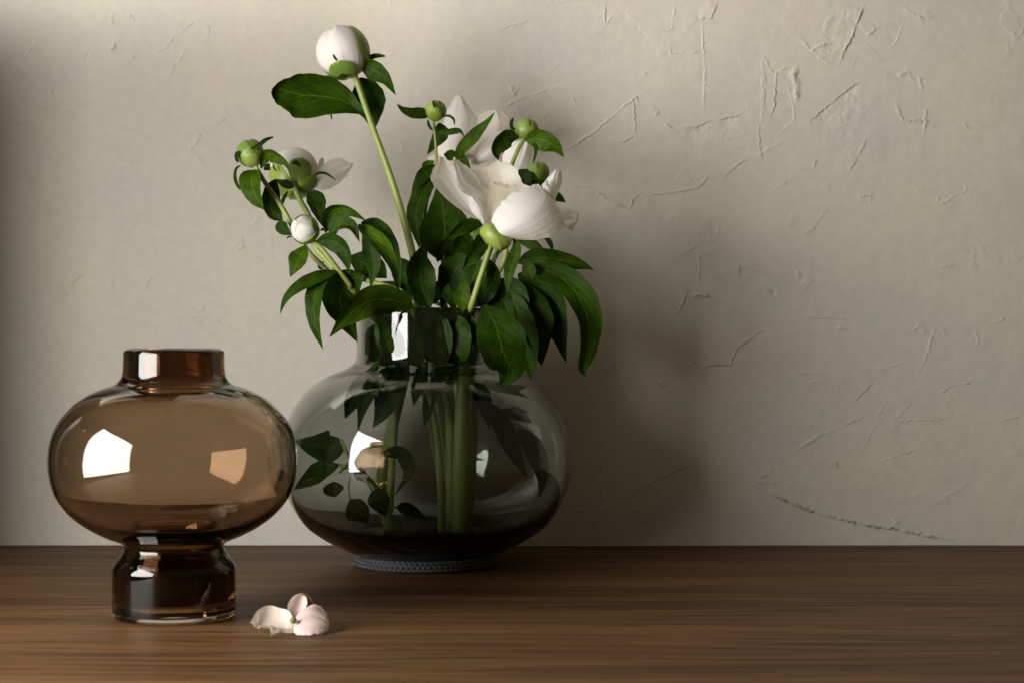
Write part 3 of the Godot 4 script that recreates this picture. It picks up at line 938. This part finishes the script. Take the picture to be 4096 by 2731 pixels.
	bract(t, [V(-86.7, 454, 150), V(-85.1, 447.2, 152), V(-81.1, 442.3, 152)], 1.5, 0, 2)
	leaf(t, [V(-75.2, 451.8, 142), V(-73.1, 442.7, 136), V(-79.6, 431.6, 132), V(-88.5, 419.3, 132)], 7.2, 20, 0.25, 2)
	leaf(t, [V(-78.6, 440.9, 152), V(-67.1, 440.4, 158), V(-56.8, 441.7, 160), V(-52.2, 440.6, 160), V(-48.2, 434.3, 158)], 2.7, 25, 0.4, 1)
	bract(t, [V(-78.6, 464.2, 158), V(-80.2, 468.8, 158), V(-80.9, 473.4, 156)], 1.4, 0, 1)
	leaf(t, [V(-78.2, 407.7, 152), V(-87.7, 399.1, 158), V(-96.2, 387.5, 160), V(-103.4, 375.6, 160)], 5.5, 20, 0.35, 2)
	leaf(t, [V(-78.1, 395.8, 156), V(-90.9, 378.2, 162), V(-98.1, 355.1, 166), V(-95, 333.4, 168), V(-92.7, 316.3, 168)], 8.2, 15, 0.4, 1)
	leaf(t, [V(-89.4, 307.1, 170), V(-89.9, 316.1, 172), V(-91, 325.2, 172)], 3.6, 0, 0.3, 2)
	
	t = thing("leaf_spray", "upright peony shoot with one large veined leaf in the middle of the bunch", "leaf spray", V(-45.9, 23.9, 205), "")
	stem(t, [V(-45.9, 23.9, 205), V(-49.9, 157.1, 195), V(-64.9, 249.3, 185)], 6, 2.6, "stem")
	stem(t, [V(-64.9, 249.3, 185), V(-70.3, 280.8, 180), V(-69.8, 306.8, 178), V(-68.7, 320.5, 176)], 2.6, 1.8, "stem")
	leaf(t, [V(-69.8, 306.8, 178), V(-68, 331.5, 180), V(-69.2, 356.5, 178), V(-75.7, 386.4, 172)], 22.6, 12, 0.22, 3)
	leaf(t, [V(-75.3, 305.7, 182), V(-72.8, 316.5, 188), V(-67.1, 325.4, 190), V(-60.2, 332.2, 188)], 4, 30, 0.4, 2)
	leaf(t, [V(-65.4, 313.7, 176), V(-74.6, 326.3, 172), V(-82.6, 333.3, 170), V(-87.7, 340.1, 170)], 7.9, -10, 0.2, 2)
	leaf(t, [V(-66.8, 305.6, 184), V(-55.9, 316.4, 190), V(-48, 330.9, 192), V(-44.6, 344.5, 190)], 7.9, 30, 0.3, 1)
	leaf(t, [V(-62.5, 293, 192), V(-75.6, 276, 202), V(-86.7, 266.5, 210), V(-95.8, 256.2, 212)], 8.3, 20, 0.3, 1)
	leaf(t, [V(-60.7, 277.7, 200), V(-66.8, 275, 204), V(-69.1, 267.7, 204), V(-69.6, 255.3, 202)], 3.7, 20, 0.3, 1)
	
	t = thing("peony", "right-hand peony with a green bud held between two spreading narrow leaves", "peony", V(-42, 25, 215), "peonies standing in the grey vase")
	stem(t, [V(-42, 25, 215), V(-42, 176.1, 215), V(-27.7, 261.4, 225)], 3.8, 2.8, "stem")
	stem(t, [V(-27.7, 261.4, 225), V(-27.6, 262.1, 228), V(-16.4, 287.7, 226), V(-5.7, 315.1, 218), V(-12.1, 360.2, 190), V(-0.3, 403.8, 180), V(8.2, 424.4, 178), V(12.7, 433.4, 178)], 2.8, 1.9, "stem")
	bud(t, "flower_bud", V(15, 441.1, 178), Vector3(0.18, 0.95, 0.2), 11.2, 10.6, "bud_green", [
		["sepal", -40, 60, 0.06, 0.96, 0.06, "bud_green", 4],
		["sepal", 95, 55, 0.06, 0.9, 0.08, "sepal_pale", 4],
		["sepal", 40, 32, 0.02, 0.84, 0.15, "sepal", 2],
		["sepal", -80, 40, 0.02, 0.5, 0.08, "sepal", 2.4],
	])
	leaf(t, [V(7, 431.6, 182), V(-3.1, 432.3, 188), V(-12.1, 425.1, 192), V(-16, 416.1, 192), V(-13.4, 407.9, 190)], 7.4, -30, 0.4, 1)
	leaf(t, [V(13.3, 429.8, 182), V(25, 429.8, 190), V(37.2, 425.8, 196), V(46.2, 419.6, 196), V(52.1, 410.8, 194)], 8.3, 24, 0.3, 0)
	bract(t, [V(3.9, 440.2, 180), V(-0.3, 442, 182), V(-0.6, 447.6, 182), V(1.6, 452.1, 180)], 1.9, 20, 1)
	bract(t, [V(20.8, 427.1, 186), V(23.9, 420.8, 190), V(23.9, 414.1, 190), V(21.1, 404.2, 188)], 1.8, 30, 2)
	bract(t, [V(23.9, 437.2, 184), V(25.9, 439.3, 186), V(26.2, 441.3, 186)], 1.1, 0, 1)
	leaf(t, [V(5.1, 303.7, 222), V(22.4, 308, 228), V(44.8, 306.7, 234), V(64, 302.6, 236), V(81.5, 296, 232)], 8.8, 22, 0.25, 1)
	leaf(t, [V(18.4, 298.9, 222), V(42.6, 292.3, 238), V(63.5, 272.7, 250), V(74.5, 245.4, 252), V(73.8, 218.2, 246), V(69, 199.9, 240), V(71.3, 192.1, 238)], 11.4, -24, 0.35, 1)
	leaf(t, [V(20.7, 294, 206), V(35.2, 285.4, 200), V(44.7, 275.2, 196), V(53.6, 265.1, 192)], 6, 15, 0.3, 2)
	leaf(t, [V(6.2, 293.2, 214), V(27.7, 277.7, 216), V(42.1, 251, 216), V(54.2, 203.4, 212)], 15.9, 18, 0.25, 2)
	leaf(t, [V(-1, 285.7, 222), V(17.3, 261, 228), V(25.5, 230.4, 228), V(29.3, 201.5, 224)], 15.3, -14, 0.25, 2)
	leaf(t, [V(-16.4, 281.5, 226), V(-0, 250.8, 232), V(13.2, 220.2, 230), V(19.5, 187.4, 222)], 16.9, 14, 0.25, 2)
	leaf(t, [V(-27.2, 261.4, 252), V(-15.9, 242.2, 278), V(-8.9, 218.4, 286), V(-2.5, 199.6, 284), V(-11.4, 181.5, 280)], 19.9, -16, 0.2, 2)
	leaf(t, [V(10.2, 299.8, 228), V(17.3, 294.4, 236), V(19.3, 286.4, 238)], 6.5, 10, 0.25, 1)
	leaf(t, [V(-10.3, 286.1, 212), V(4.1, 269.7, 206), V(14.5, 249.1, 202), V(20.7, 223.2, 200)], 19.7, 0, 0.2, 2)
	
	t = thing("peony", "peony with a dark half hidden bud behind the front white bloom", "peony", V(-52.7, 19, 160), "peonies standing in the grey vase")
	stem(t, [V(-52.7, 19, 160), V(-50.8, 174.6, 160), V(-45.2, 262.7, 160)], 8, 3.1, "stem")
	stem(t, [V(-45.2, 262.7, 160), V(-23.4, 271, 155), V(-17.1, 313.8, 148), V(22.2, 355.7, 140), V(26.3, 391.7, 138)], 3.1, 2.2, "stem")
	bud(t, "flower_bud", V(27.1, 400.3, 138), Vector3(0.12, 0.95, 0.1), 11.4, 11.4, "bud_green", [
		["sepal", -50, 50, 0.06, 0.92, 0.08, "bud_green", 4],
		["sepal", 30, 40, 0.06, 0.85, 0.15, "sepal", 3],
		["sepal", 100, 50, 0.06, 0.92, 0.06, "sepal_pale", 4],
		["sepal", 10, 70, 0.02, 0.6, 0.12, "sepal", 3],
	])
	leaf(t, [V(15.3, 404, 142), V(13.5, 395.2, 150), V(19.8, 382.4, 152)], 7.1, 15, 0.3, 2)
	leaf(t, [V(24.4, 391.8, 150), V(24.4, 383.6, 152), V(22.1, 376.7, 152)], 10.3, 0, 0.2, 2)
	leaf(t, [V(38.2, 377.2, 146), V(47.3, 374.6, 150), V(55.6, 368.6, 150)], 4.1, 20, 0.3, 1)
	leaf(t, [V(4.2, 329.7, 150), V(17, 327.2, 156), V(25.4, 323.8, 160), V(33.4, 318.7, 160)], 4.9, 20, 0.3, 1)
	bract(t, [V(32.5, 333.7, 150), V(37.2, 330.6, 152), V(40.4, 325.3, 152), V(41.7, 319, 150)], 2.6, 30, 2)
	
	t = thing("peony", "open white peony at the back, its tall petals paler and softer than the front bloom", "peony", V(-45.4, 17.9, 150), "peonies standing in the grey vase")
	stem(t, [V(-45.4, 17.9, 150), V(-40, 174, 140), V(-49.7, 261.4, 130)], 6, 3.6, "stem")
	stem(t, [V(-49.7, 261.4, 130), V(-39, 286.9, 120), V(-43.5, 331.8, 112), V(-40.9, 364.1, 104), V(-46.8, 409.1, 100)], 3.6, 2.6, "stem")
	petal(t, [V(-69.4, 419, 96), V(-79, 428.8, 92), V(-75, 448.2, 88), V(-70.7, 467.6, 85), V(-63.9, 481, 82), V(-59.8, 488.2, 80), V(-56.6, 489.1, 80)], [V(-50.4, 417.6, 98), V(-41, 433.1, 96), V(-35.2, 447.8, 92), V(-35.5, 459.5, 88), V(-44.8, 473.6, 84), V(-51.5, 484.7, 81), V(-54.5, 488.7, 80)], 8, 0.6, "petal")
	petal(t, [V(-50.4, 417.4, 100), V(-44.5, 428, 100), V(-38.6, 443.5, 98), V(-37, 457.2, 92), V(-35.3, 466, 88), V(-28.8, 469.8, 86), V(-22.3, 470.5, 86)], [V(-32.7, 415.4, 102), V(-17.4, 420.1, 102), V(-2.1, 431.7, 98), V(4.1, 447.6, 93), V(1.5, 458.6, 90), V(-8, 467.3, 87), V(-17.5, 470.4, 86)], 10, 0.9, "petal_cream")
	petal(t, [V(-47.7, 412.7, 112), V(-38.3, 423.2, 112), V(-26.7, 436.3, 110), V(-17.3, 446.2, 106), V(-3.2, 449, 102)], [V(-34.8, 411.5, 112), V(-19.6, 417.4, 112), V(-7.9, 427, 110), V(0.3, 437.9, 106), V(1.5, 446.6, 102)], 6, 0.5, "petal")
	petal(t, [V(-5.6, 403, 116), V(-10.2, 416.8, 118), V(-5.5, 428.4, 118), V(1.5, 434.5, 116), V(8.5, 435.3, 114)], [V(7.3, 400, 116), V(15.5, 406.3, 118), V(20.1, 417.9, 118), V(21.6, 429.8, 116), V(19, 433.5, 114)], 8, 1, "petal")
	petal(t, [V(-62.3, 414.3, 96), V(-74.2, 419.4, 92), V(-81.4, 424.3, 90), V(-89.8, 421.5, 88)], [V(-62.3, 411.9, 96), V(-69.4, 413.3, 94), V(-81.4, 414.8, 90), V(-89.8, 419.8, 88)], 3, 0.4, "petal_blush")
	petal(t, [V(-71.9, 414.6, 92), V(-79, 421.9, 90), V(-78, 431.8, 86), V(-73.3, 439.2, 84)], [V(-50.5, 413.1, 96), V(-45.8, 423.9, 94), V(-50.6, 436.1, 90), V(-60.2, 443.7, 86)], 4, 0.4, "petal_blush")
	petal(t, [V(-52.7, 412.7, 100), V(-55, 420.5, 104), V(-50.2, 425, 106), V(-43.2, 422.7, 106)], [V(-36.2, 411.5, 100), V(-31.4, 415.8, 104), V(-34.9, 420.3, 106), V(-40.8, 422.7, 106)], 5, 0.3, "petal_blush")
	leaf(t, [V(-58.7, 415.2, 116), V(-50.8, 427.4, 128), V(-37.8, 439, 138), V(-26.2, 451.3, 142), V(-17, 463.8, 140)], 6, -25, 0.3, 0)
	leaf(t, [V(-68.8, 417.4, 112), V(-62.7, 421.4, 118), V(-57.5, 420.3, 118)], 4.9, 10, 0.3, 1)
	bract(t, [V(-66.1, 417.2, 114), V(-69.8, 420.5, 116), V(-70.7, 423.1, 116)], 1.2, 0, 2)
	leaf(t, [V(-53.3, 419.9, 122), V(-49.6, 413.5, 128), V(-42.7, 405.3, 128)], 4, 20, 0.3, 0)
	leaf(t, [V(-92.6, 404.1, 104), V(-89.2, 411.5, 100), V(-82.3, 417, 98)], 4.9, 10, 0.2, 4)
	
	t = thing("peony", "large open white bloom at the front, petals spread wide above its pale green sepals", "peony", V(-50.7, 26.7, 230), "peonies standing in the grey vase")
	stem(t, [V(-51, 25.6, 220), V(-49.2, 176.2, 218), V(-41, 256, 222)], 9, 3.4, "stem")
	stem(t, [V(-41, 256, 222), V(-38.9, 262.1, 250), V(-29.7, 290.7, 254), V(-21.1, 315.8, 256), V(-18.6, 323.9, 254)], 3.4, 2.4, "stem")
	petal(t, [V(-33.6, 344.5, 240), V(-58.8, 361.1, 238), V(-75.1, 377.3, 240), V(-79.3, 387.9, 244), V(-70, 406.4, 246)], [V(-26.5, 341.8, 240), V(-29.4, 357.4, 228), V(-40.6, 377.7, 222), V(-51.5, 392.8, 226), V(-66.3, 406, 242)], -6, 0.35, "petal")
	petal(t, [V(-27.4, 343.7, 252), V(-29.4, 362.5, 262), V(-41.1, 365.6, 270), V(-51.7, 374.2, 276), V(-56.7, 400.5, 270)], [V(-26.4, 345.1, 248), V(-28, 367, 246), V(-32.4, 383.3, 246), V(-42.1, 394.7, 252), V(-54.2, 401.7, 264)], 5, 0.25, "petal")
	petal(t, [V(-29, 340.7, 256), V(-37.5, 349.4, 264), V(-41.5, 356.8, 266), V(-41.9, 365.4, 266)], [V(-27.4, 339.8, 254), V(-26.3, 352.3, 254), V(-27.4, 362, 254), V(-35.3, 366.3, 262)], 6, 0.3, "petal")
	petal(t, [V(-24, 355.6, 222), V(-33, 378.4, 214), V(-40.9, 391.1, 208), V(-42, 398.2, 206), V(-25.4, 402.6, 204)], [V(-3, 360.5, 216), V(11.4, 373.3, 208), V(10.3, 383.7, 204), V(2.5, 400.6, 202), V(-14.2, 407.1, 202)], -8, 0.3, "petal_cream")
	petal(t, [V(-26.3, 339, 250), V(-28.7, 354.3, 240), V(-29.9, 370.3, 232), V(-25.1, 381.4, 224), V(-11.9, 384.1, 218)], [V(-18.2, 338.2, 254), V(-11.7, 350.8, 244), V(3.6, 367.8, 236), V(16.8, 377.8, 228), V(8, 382.5, 220)], -9, 0.4, "petal_blush")
	petal(t, [V(-16, 334.1, 258), V(-19.7, 344.1, 262), V(-10.5, 359.2, 262), V(2.4, 371.9, 252), V(18.9, 378.2, 236)], [V(-11.6, 332.5, 258), V(7.8, 324.1, 264), V(35.8, 326.6, 266), V(51.2, 342.4, 256), V(29.8, 375.4, 236)], 18, 0.35, "petal")
	petal(t, [V(-4.1, 330.6, 254), V(2.4, 324.9, 258), V(18.7, 325.8, 258), V(40.5, 330.8, 250)], [V(-3, 332.1, 246), V(13.4, 333.3, 244), V(29.7, 336.7, 242), V(46.2, 336.9, 240)], 3, 0.3, "petal")
	petal(t, [V(36.6, 363.1, 226), V(28.8, 370.3, 232), V(27.9, 376.7, 234), V(33.2, 384.6, 232), V(41.6, 395, 226)], [V(41.1, 363.4, 222), V(45.5, 373.1, 224), V(49.3, 383.1, 224), V(48.8, 393.2, 222), V(46.1, 397, 222)], 6, 0.4, "petal")
	petal(t, [V(40.7, 358.7, 240), V(36.2, 365.9, 246), V(31.8, 372.3, 248), V(29.7, 378, 244), V(33.6, 383.8, 240)], [V(43.5, 363.2, 238), V(41.2, 369.5, 242), V(39.6, 373.8, 242), V(36.3, 378.4, 240), V(34.7, 383.5, 238)], 3, 0.25, "petal")
	petal(t, [V(41, 353.1, 226), V(49.8, 356.5, 226), V(59.6, 355.9, 230), V(65.4, 350.3, 236), V(59.3, 334.1, 240)], [V(42.1, 344.3, 226), V(50.9, 344.2, 228), V(56.2, 344.9, 234), V(61.5, 343.4, 240), V(51.6, 337.8, 242)], 4, 0.25, "petal")
	petal(t, [V(-3.1, 369.5, 214), V(8.1, 379.1, 206), V(21.5, 379.4, 202), V(30.4, 377.2, 202)], [V(8, 347.2, 216), V(24.7, 351.1, 208), V(37.1, 359.2, 204), V(41.5, 368.1, 204)], -4, 0.25, "petal")
	petal(t, [V(-24.6, 337.4, 258), V(-29.9, 335.4, 264), V(-30.7, 328.7, 268), V(-24.5, 320.1, 268), V(-11.6, 314.7, 264)], [V(-18.1, 337.1, 262), V(-11.5, 331.7, 272), V(-1.9, 325.2, 272), V(-1.3, 319, 268), V(-8.4, 314.4, 264)], 8, 0.3, "sepal_pale", "sepal")
	petal(t, [V(-29.1, 335.2, 250), V(-37.8, 336.2, 250), V(-41.6, 333, 250), V(-37.8, 327.6, 250)], [V(-26.3, 331.9, 250), V(-30.1, 328.5, 252), V(-32.3, 326.4, 252), V(-36.7, 327, 250)], 4, 0.2, "sepal", "sepal")
	petal(t, [V(-22.7, 338, 240), V(-14, 333.9, 234), V(-0.8, 329.7, 232), V(-3, 321.8, 236)], [V(-24.9, 332.5, 240), V(-18.3, 324, 236), V(-11.8, 318.5, 236), V(-5.2, 319.6, 236)], -3, 0.2, "sepal", "sepal")
	leaf(t, [V(-28.5, 338.7, 254), V(-39.7, 338.9, 260), V(-52.5, 333.1, 266), V(-63.2, 323.1, 268)], 5.8, -25, 0.35, 1)
	leaf(t, [V(-26.6, 328, 262), V(-31.9, 318, 272), V(-39.7, 305.7, 278), V(-47.9, 294, 278)], 7, -25, 0.3, 3)
	leaf(t, [V(1.5, 325.4, 264), V(5, 315.1, 270), V(-0, 297.9, 276), V(-3, 283.9, 278), V(-4, 271.2, 276)], 5.2, 30, 0.5, 3)
	bract(t, [V(-11.6, 315.1, 260), V(-13.5, 311.5, 262), V(-15.5, 306, 262)], 1.8, 10, 3)
	leaf(t, [V(-32.6, 309.7, 236), V(-35.6, 293.4, 236), V(-44.8, 275.1, 236), V(-52.9, 255.8, 236)], 10.7, 12, 0.25, 2)
	leaf(t, [V(-47.4, 313.8, 214), V(-55.7, 298.5, 210), V(-60.9, 280, 208), V(-58.7, 256.2, 212)], 13.4, 10, 0.25, 2)
	leaf(t, [V(-49.2, 255.7, 240), V(-48.5, 266.7, 246), V(-46.5, 277.9, 246), V(-45.4, 287.1, 242)], 6.9, -15, 0.3, 0)
	leaf(t, [V(-26.6, 310.1, 226), V(-24.6, 295, 222), V(-27.7, 277.6, 220), V(-32.8, 261.1, 222)], 11.3, 0, 0.2, 2)
	
	t = thing("leaf_spray", "peony twig pressed against the inside of the grey glass, near the amber vase", "leaf spray", V(-104.6, 25.5, 235), "")
	stem(t, [V(-104.6, 25.5, 235), V(-119.7, 55.7, 250), V(-133.1, 87, 262), V(-149.1, 101.2, 262), V(-167.9, 105.7, 250)], 3, 1.6, "stem")
	leaf(t, [V(-167.1, 130.1, 240), V(-176.4, 122.7, 236), V(-195.5, 123.9, 226), V(-216.5, 127.3, 214)], 12.6, 20, 0.25, 2)
	leaf(t, [V(-167.9, 105.7, 250), V(-185, 99.6, 240), V(-200.5, 89.9, 230), V(-217.8, 77.7, 214)], 8.3, 20, 0.3, 2)
	leaf(t, [V(-173.3, 89.6, 250), V(-172.9, 81, 254), V(-171.1, 74.2, 254)], 8.6, 0, 0.2, 2)
	leaf(t, [V(-156.2, 72.8, 262), V(-148.7, 62.5, 266), V(-138.4, 48, 262)], 10.3, 10, 0.25, 2)
	leaf(t, [V(-134.3, 82.3, 270), V(-126.8, 72.2, 276), V(-121.9, 55.8, 270)], 9.2, 0, 0.25, 2)
	leaf(t, [V(-152.3, 103.2, 266), V(-145, 97.2, 268), V(-138.1, 89.1, 266)], 5.3, 0, 0.2, 2)
	stem(t, [V(-167.9, 98.5, 250), V(-156.2, 110, 262), V(-141.5, 122.8, 268), V(-124, 126.2, 266)], 1.4, 1.2, "stem")
	leaf(t, [V(-127.5, 117.4, 266), V(-106.5, 118.9, 262), V(-99.4, 99.4, 262), V(-113.4, 76.7, 266)], 6.4, 30, 0.3, 1)
	leaf(t, [V(-112, 64.6, 260), V(-99.4, 62.2, 262), V(-80.1, 49.4, 258)], 6, 10, 0.2, 2)
	stem(t, [V(-167.1, 130.1, 240), V(-159, 114.6, 250), V(-149.1, 101.2, 262)], 1.6, 1.6, "stem")
	
	t = thing("leaf_spray", "tangle of dark peony leaves packed inside the neck of the grey vase", "leaf spray", V(-121.8, 187.1, 220), "")
	stem(t, [V(-122.8, 51.4, 205), V(-116.8, 139.5, 212), V(-109.1, 212.5, 220), V(-101.3, 255.9, 228)], 4, 3, "stem")
	leaf(t, [V(-119.2, 212.6, 232), V(-132.5, 189.5, 246), V(-142.9, 169.9, 250), V(-150.4, 137.6, 246)], 9.9, 15, 0.25, 2)
	leaf(t, [V(-115.8, 207.2, 228), V(-136.7, 187.5, 238), V(-154.5, 169.6, 240), V(-163.9, 149.7, 236)], 10.8, -15, 0.25, 2)
	leaf(t, [V(-108.3, 201.8, 232), V(-118.5, 180.4, 242), V(-125.5, 159, 244), V(-136.6, 140.9, 240)], 10.8, 10, 0.25, 2)
	leaf(t, [V(-83.1, 207.2, 232), V(-89.9, 189.3, 240), V(-93.5, 176.8, 240), V(-96.9, 162.3, 236)], 6.1, 10, 0.2, 2)
	leaf(t, [V(-72.5, 198.1, 226), V(-77.7, 180.2, 232), V(-83.1, 158.5, 232), V(-86.9, 142.1, 228)], 5.8, 10, 0.2, 2)
	leaf(t, [V(-54.6, 205.3, 220), V(-65.3, 190.9, 226), V(-77.9, 181.9, 228), V(-88.8, 180, 226)], 9, 10, 0.2, 2)
	leaf(t, [V(-100.9, 252.2, 236), V(-82.7, 239.6, 240), V(-77.3, 221.6, 240), V(-82.8, 203.7, 238)], 16.2, 10, 0.2, 2)
	leaf(t, [V(-46.9, 252.2, 236), V(-61.2, 237.8, 240), V(-64.8, 219.8, 240), V(-61.3, 203.7, 238)], 18, -10, 0.2, 2)
	leaf(t, [V(-86.9, 257.2, 150), V(-75.7, 234.6, 146), V(-58.7, 219.5, 146), V(-49.2, 202.6, 150)], 22.6, -10, 0.2, 2)
	leaf(t, [V(-118.2, 245.5, 190), V(-133.3, 232.6, 186), V(-140.8, 225.2, 184), V(-148.1, 212.3, 186)], 11.1, 10, 0.2, 2)
	leaf(t, [V(-112.3, 227, 226), V(-126.8, 214.4, 226), V(-137.8, 207.1, 224), V(-145.2, 201.7, 222)], 8, 10, 0.2, 2)
	leaf(t, [V(-42.4, 188.5, 200), V(-31.4, 175.6, 196), V(-25.9, 157.1, 194), V(-22.3, 136.9, 194)], 7.7, 10, 0.25, 2)
	leaf(t, [V(-24.4, 165.5, 170), V(-9.6, 140.8, 160), V(3.6, 110.6, 156), V(16.7, 85.2, 156)], 8.6, 10, 0.25, 1)  # this leaf and the next are added in place of reflections in the glass
	leaf(t, [V(5.4, 137.1, 160), V(22.4, 117.7, 150), V(31.9, 89.3, 148), V(29, 61.2, 150)], 9, 10, 0.25, 1)
	leaf(t, [V(-11.5, 155.7, 156), V(7.4, 151.7, 150), V(22.5, 142.2, 148)], 5.7, 10, 0.25, 1)
	leaf(t, [V(-130.3, 255.9, 228), V(-120.7, 236, 236), V(-115.3, 216.2, 236), V(-114, 198.1, 228)], 13.5, 8, 0.15, 2)
	leaf(t, [V(-104.4, 254, 238), V(-105.9, 232.4, 243), V(-96.9, 212.7, 243), V(-90.1, 196.4, 236)], 15.3, 8, 0.15, 2)
	leaf(t, [V(-86.3, 253.9, 240), V(-77.2, 234.2, 244), V(-71.8, 214.5, 244), V(-72.1, 196.4, 236)], 16.1, 8, 0.15, 2)
	leaf(t, [V(-63, 253.9, 240), V(-57.5, 234.2, 243), V(-53.9, 214.5, 243), V(-54.3, 196.4, 232)], 15.3, 8, 0.15, 2)
	leaf(t, [V(-45.3, 255.9, 230), V(-45.2, 237.8, 234), V(-50.6, 219.8, 234), V(-49.1, 198.1, 224)], 10.8, 8, 0.15, 2)
	leaf(t, [V(-124.6, 257.2, 150), V(-113.9, 234.7, 140), V(-102.5, 215.7, 140), V(-96.3, 196.9, 150)], 20.8, 8, 0.15, 2)
	leaf(t, [V(-68.4, 257.4, 140), V(-76.2, 234.7, 134), V(-80, 215.7, 134), V(-81.7, 196.8, 140)], 20.9, 8, 0.15, 2)
	leaf(t, [V(-147.8, 212.3, 190), V(-132.3, 223.4, 200), V(-120.9, 230.7, 206), V(-109.7, 239.8, 210)], 10.1, 8, 0.15, 2)
	leaf(t, [V(-32.5, 259.8, 238), V(-24.4, 275, 240), V(-16.3, 287.2, 238), V(-13.2, 297.6, 234)], 7.1, 6, 0.2, 2)
	leaf(t, [V(-22.5, 259, 225), V(-13.3, 274.5, 222), V(-3.1, 283.8, 220), V(5.1, 288, 216)], 8.2, 6, 0.2, 2)
	leaf(t, [V(-37.3, 260.4, 205), V(-33.2, 280.2, 200), V(-31.2, 296, 196), V(-27.1, 308.6, 192)], 9.9, 6, 0.2, 2)
	leaf(t, [V(-45.7, 259.5, 200), V(-50.9, 278.3, 196), V(-54.2, 296.1, 192), V(-51.1, 308.7, 190)], 9.9, 6, 0.2, 2)
	leaf(t, [V(-26.8, 259.3, 210), V(-10.3, 263.4, 212), V(-0, 249, 214), V(5.1, 228.4, 212)], 11.3, 6, 0.2, 2)
	leaf(t, [V(-55, 258.9, 232), V(-61, 269, 238), V(-63.9, 275, 240), V(-62.5, 283.2, 238)], 5.1, 6, 0.2, 2)
	leaf(t, [V(-8.2, 283.6, 226), V(3, 275.2, 232), V(10.2, 256.8, 234), V(12.2, 238.5, 230)], 9.2, 6, 0.2, 2)
	leaf(t, [V(-99.6, 260.8, 214), V(-110.7, 269.3, 218), V(-123.9, 273, 220), V(-133.2, 271.1, 222)], 5.6, 6, 0.2, 2)
	leaf(t, [V(-89.7, 259.7, 222), V(-93.3, 280.4, 226), V(-95.1, 298.3, 226), V(-91.6, 317.4, 222)], 7.2, 6, 0.2, 2)
	stem(t, [V(-134.3, 82.3, 270), V(-141.5, 92.7, 268), V(-149.1, 101.2, 262)], 1.2, 1, "stem")
	stem(t, [V(-156.2, 72.8, 262), V(-157.9, 85.2, 262), V(-156.7, 95.4, 256)], 1, 0.8, "stem")
	stem(t, [V(-112, 64.6, 260), V(-118.9, 63.9, 262), V(-124.3, 71, 262)], 1, 0.8, "stem")


func blossom() -> void:
	var t: Node3D
	
	t = thing("fallen_blossom", "pink and cream four petalled blossom lying on the table in front of the vases", "blossom", V(-171.3, 0.3, 600), "")
	petal(t, [V(-171.6, 9.7, 600), V(-176, 14.4, 592), V(-182.7, 15.3, 586), V(-191.1, 17.2, 584), V(-196.6, 16.6, 588), V(-201.1, 13.6, 596), V(-203.8, 7.4, 606)], [V(-171.5, 6.2, 608), V(-175.1, 3.8, 618), V(-187.7, 6.5, 622), V(-194.2, 7.1, 620), V(-198.7, 7.3, 616), V(-201.9, 7.2, 612), V(-203.8, 7.3, 606)], -8, 0.15, "blossom_pale")
	petal(t, [V(-203.8, 7.3, 606), V(-201.8, 6.5, 608), V(-199.8, 4.2, 610), V(-197.2, 3.2, 610)], [V(-204, 6.5, 604), V(-200.3, 5.2, 604), V(-197.4, 4.5, 606), V(-195.6, 4.2, 608)], -1, 0.1, "blossom_pink")
	petal(t, [V(-171.7, 10.1, 598), V(-176.2, 14.1, 590), V(-177.4, 17.5, 586), V(-175.2, 22.3, 582), V(-172, 25.1, 580), V(-167.6, 26.4, 580)], [V(-169.6, 10.3, 598), V(-165, 13.1, 588), V(-162.5, 17.9, 584), V(-163.1, 22.4, 580), V(-164.3, 24.2, 580), V(-166.3, 25.8, 580)], -5, 0.15, "blossom_pink")
	petal(t, [V(-167, 26.4, 580), V(-165, 26.2, 577), V(-161.1, 24.1, 575), V(-158.7, 21, 575), V(-157.5, 17.4, 576)], [V(-166.9, 24.8, 580), V(-164.6, 24, 577), V(-161.8, 22, 575), V(-159.8, 19.7, 575), V(-158.3, 17.3, 576)], 2, 0.1, "withered")
	petal(t, [V(-168.3, 6.8, 606), V(-168.3, 4.8, 614), V(-168.6, 1.5, 620), V(-162, 0.5, 626), V(-152.9, 1.1, 626), V(-145.6, 1.4, 620), V(-144.5, 1.5, 614)], [V(-168, 8.5, 604), V(-165.2, 13.5, 594), V(-161.8, 16.9, 590), V(-155, 18.7, 588), V(-149.4, 15.4, 590), V(-144.9, 10.3, 598), V(-143.8, 1.5, 612)], 4, 0.5, "blossom_pink")
	petal(t, [V(-171.3, 6.7, 607), V(-175.6, 2.8, 614), V(-181.1, 4.7, 620), V(-184.2, 8.1, 626), V(-186.5, 8.4, 628)], [V(-169.1, 6.8, 610), V(-168.6, 1.8, 620), V(-178.8, 2.1, 622), V(-182.9, 1.8, 626), V(-185, 0.4, 628)], 2, 0.15, "blossom_pale")
	put("heart", cap(V(-169.3, 10.6, 616), Vector3(0, 1, 0.2), 2.8, 2.6, 0, 180, 0, 1, 0), M.heart, t)
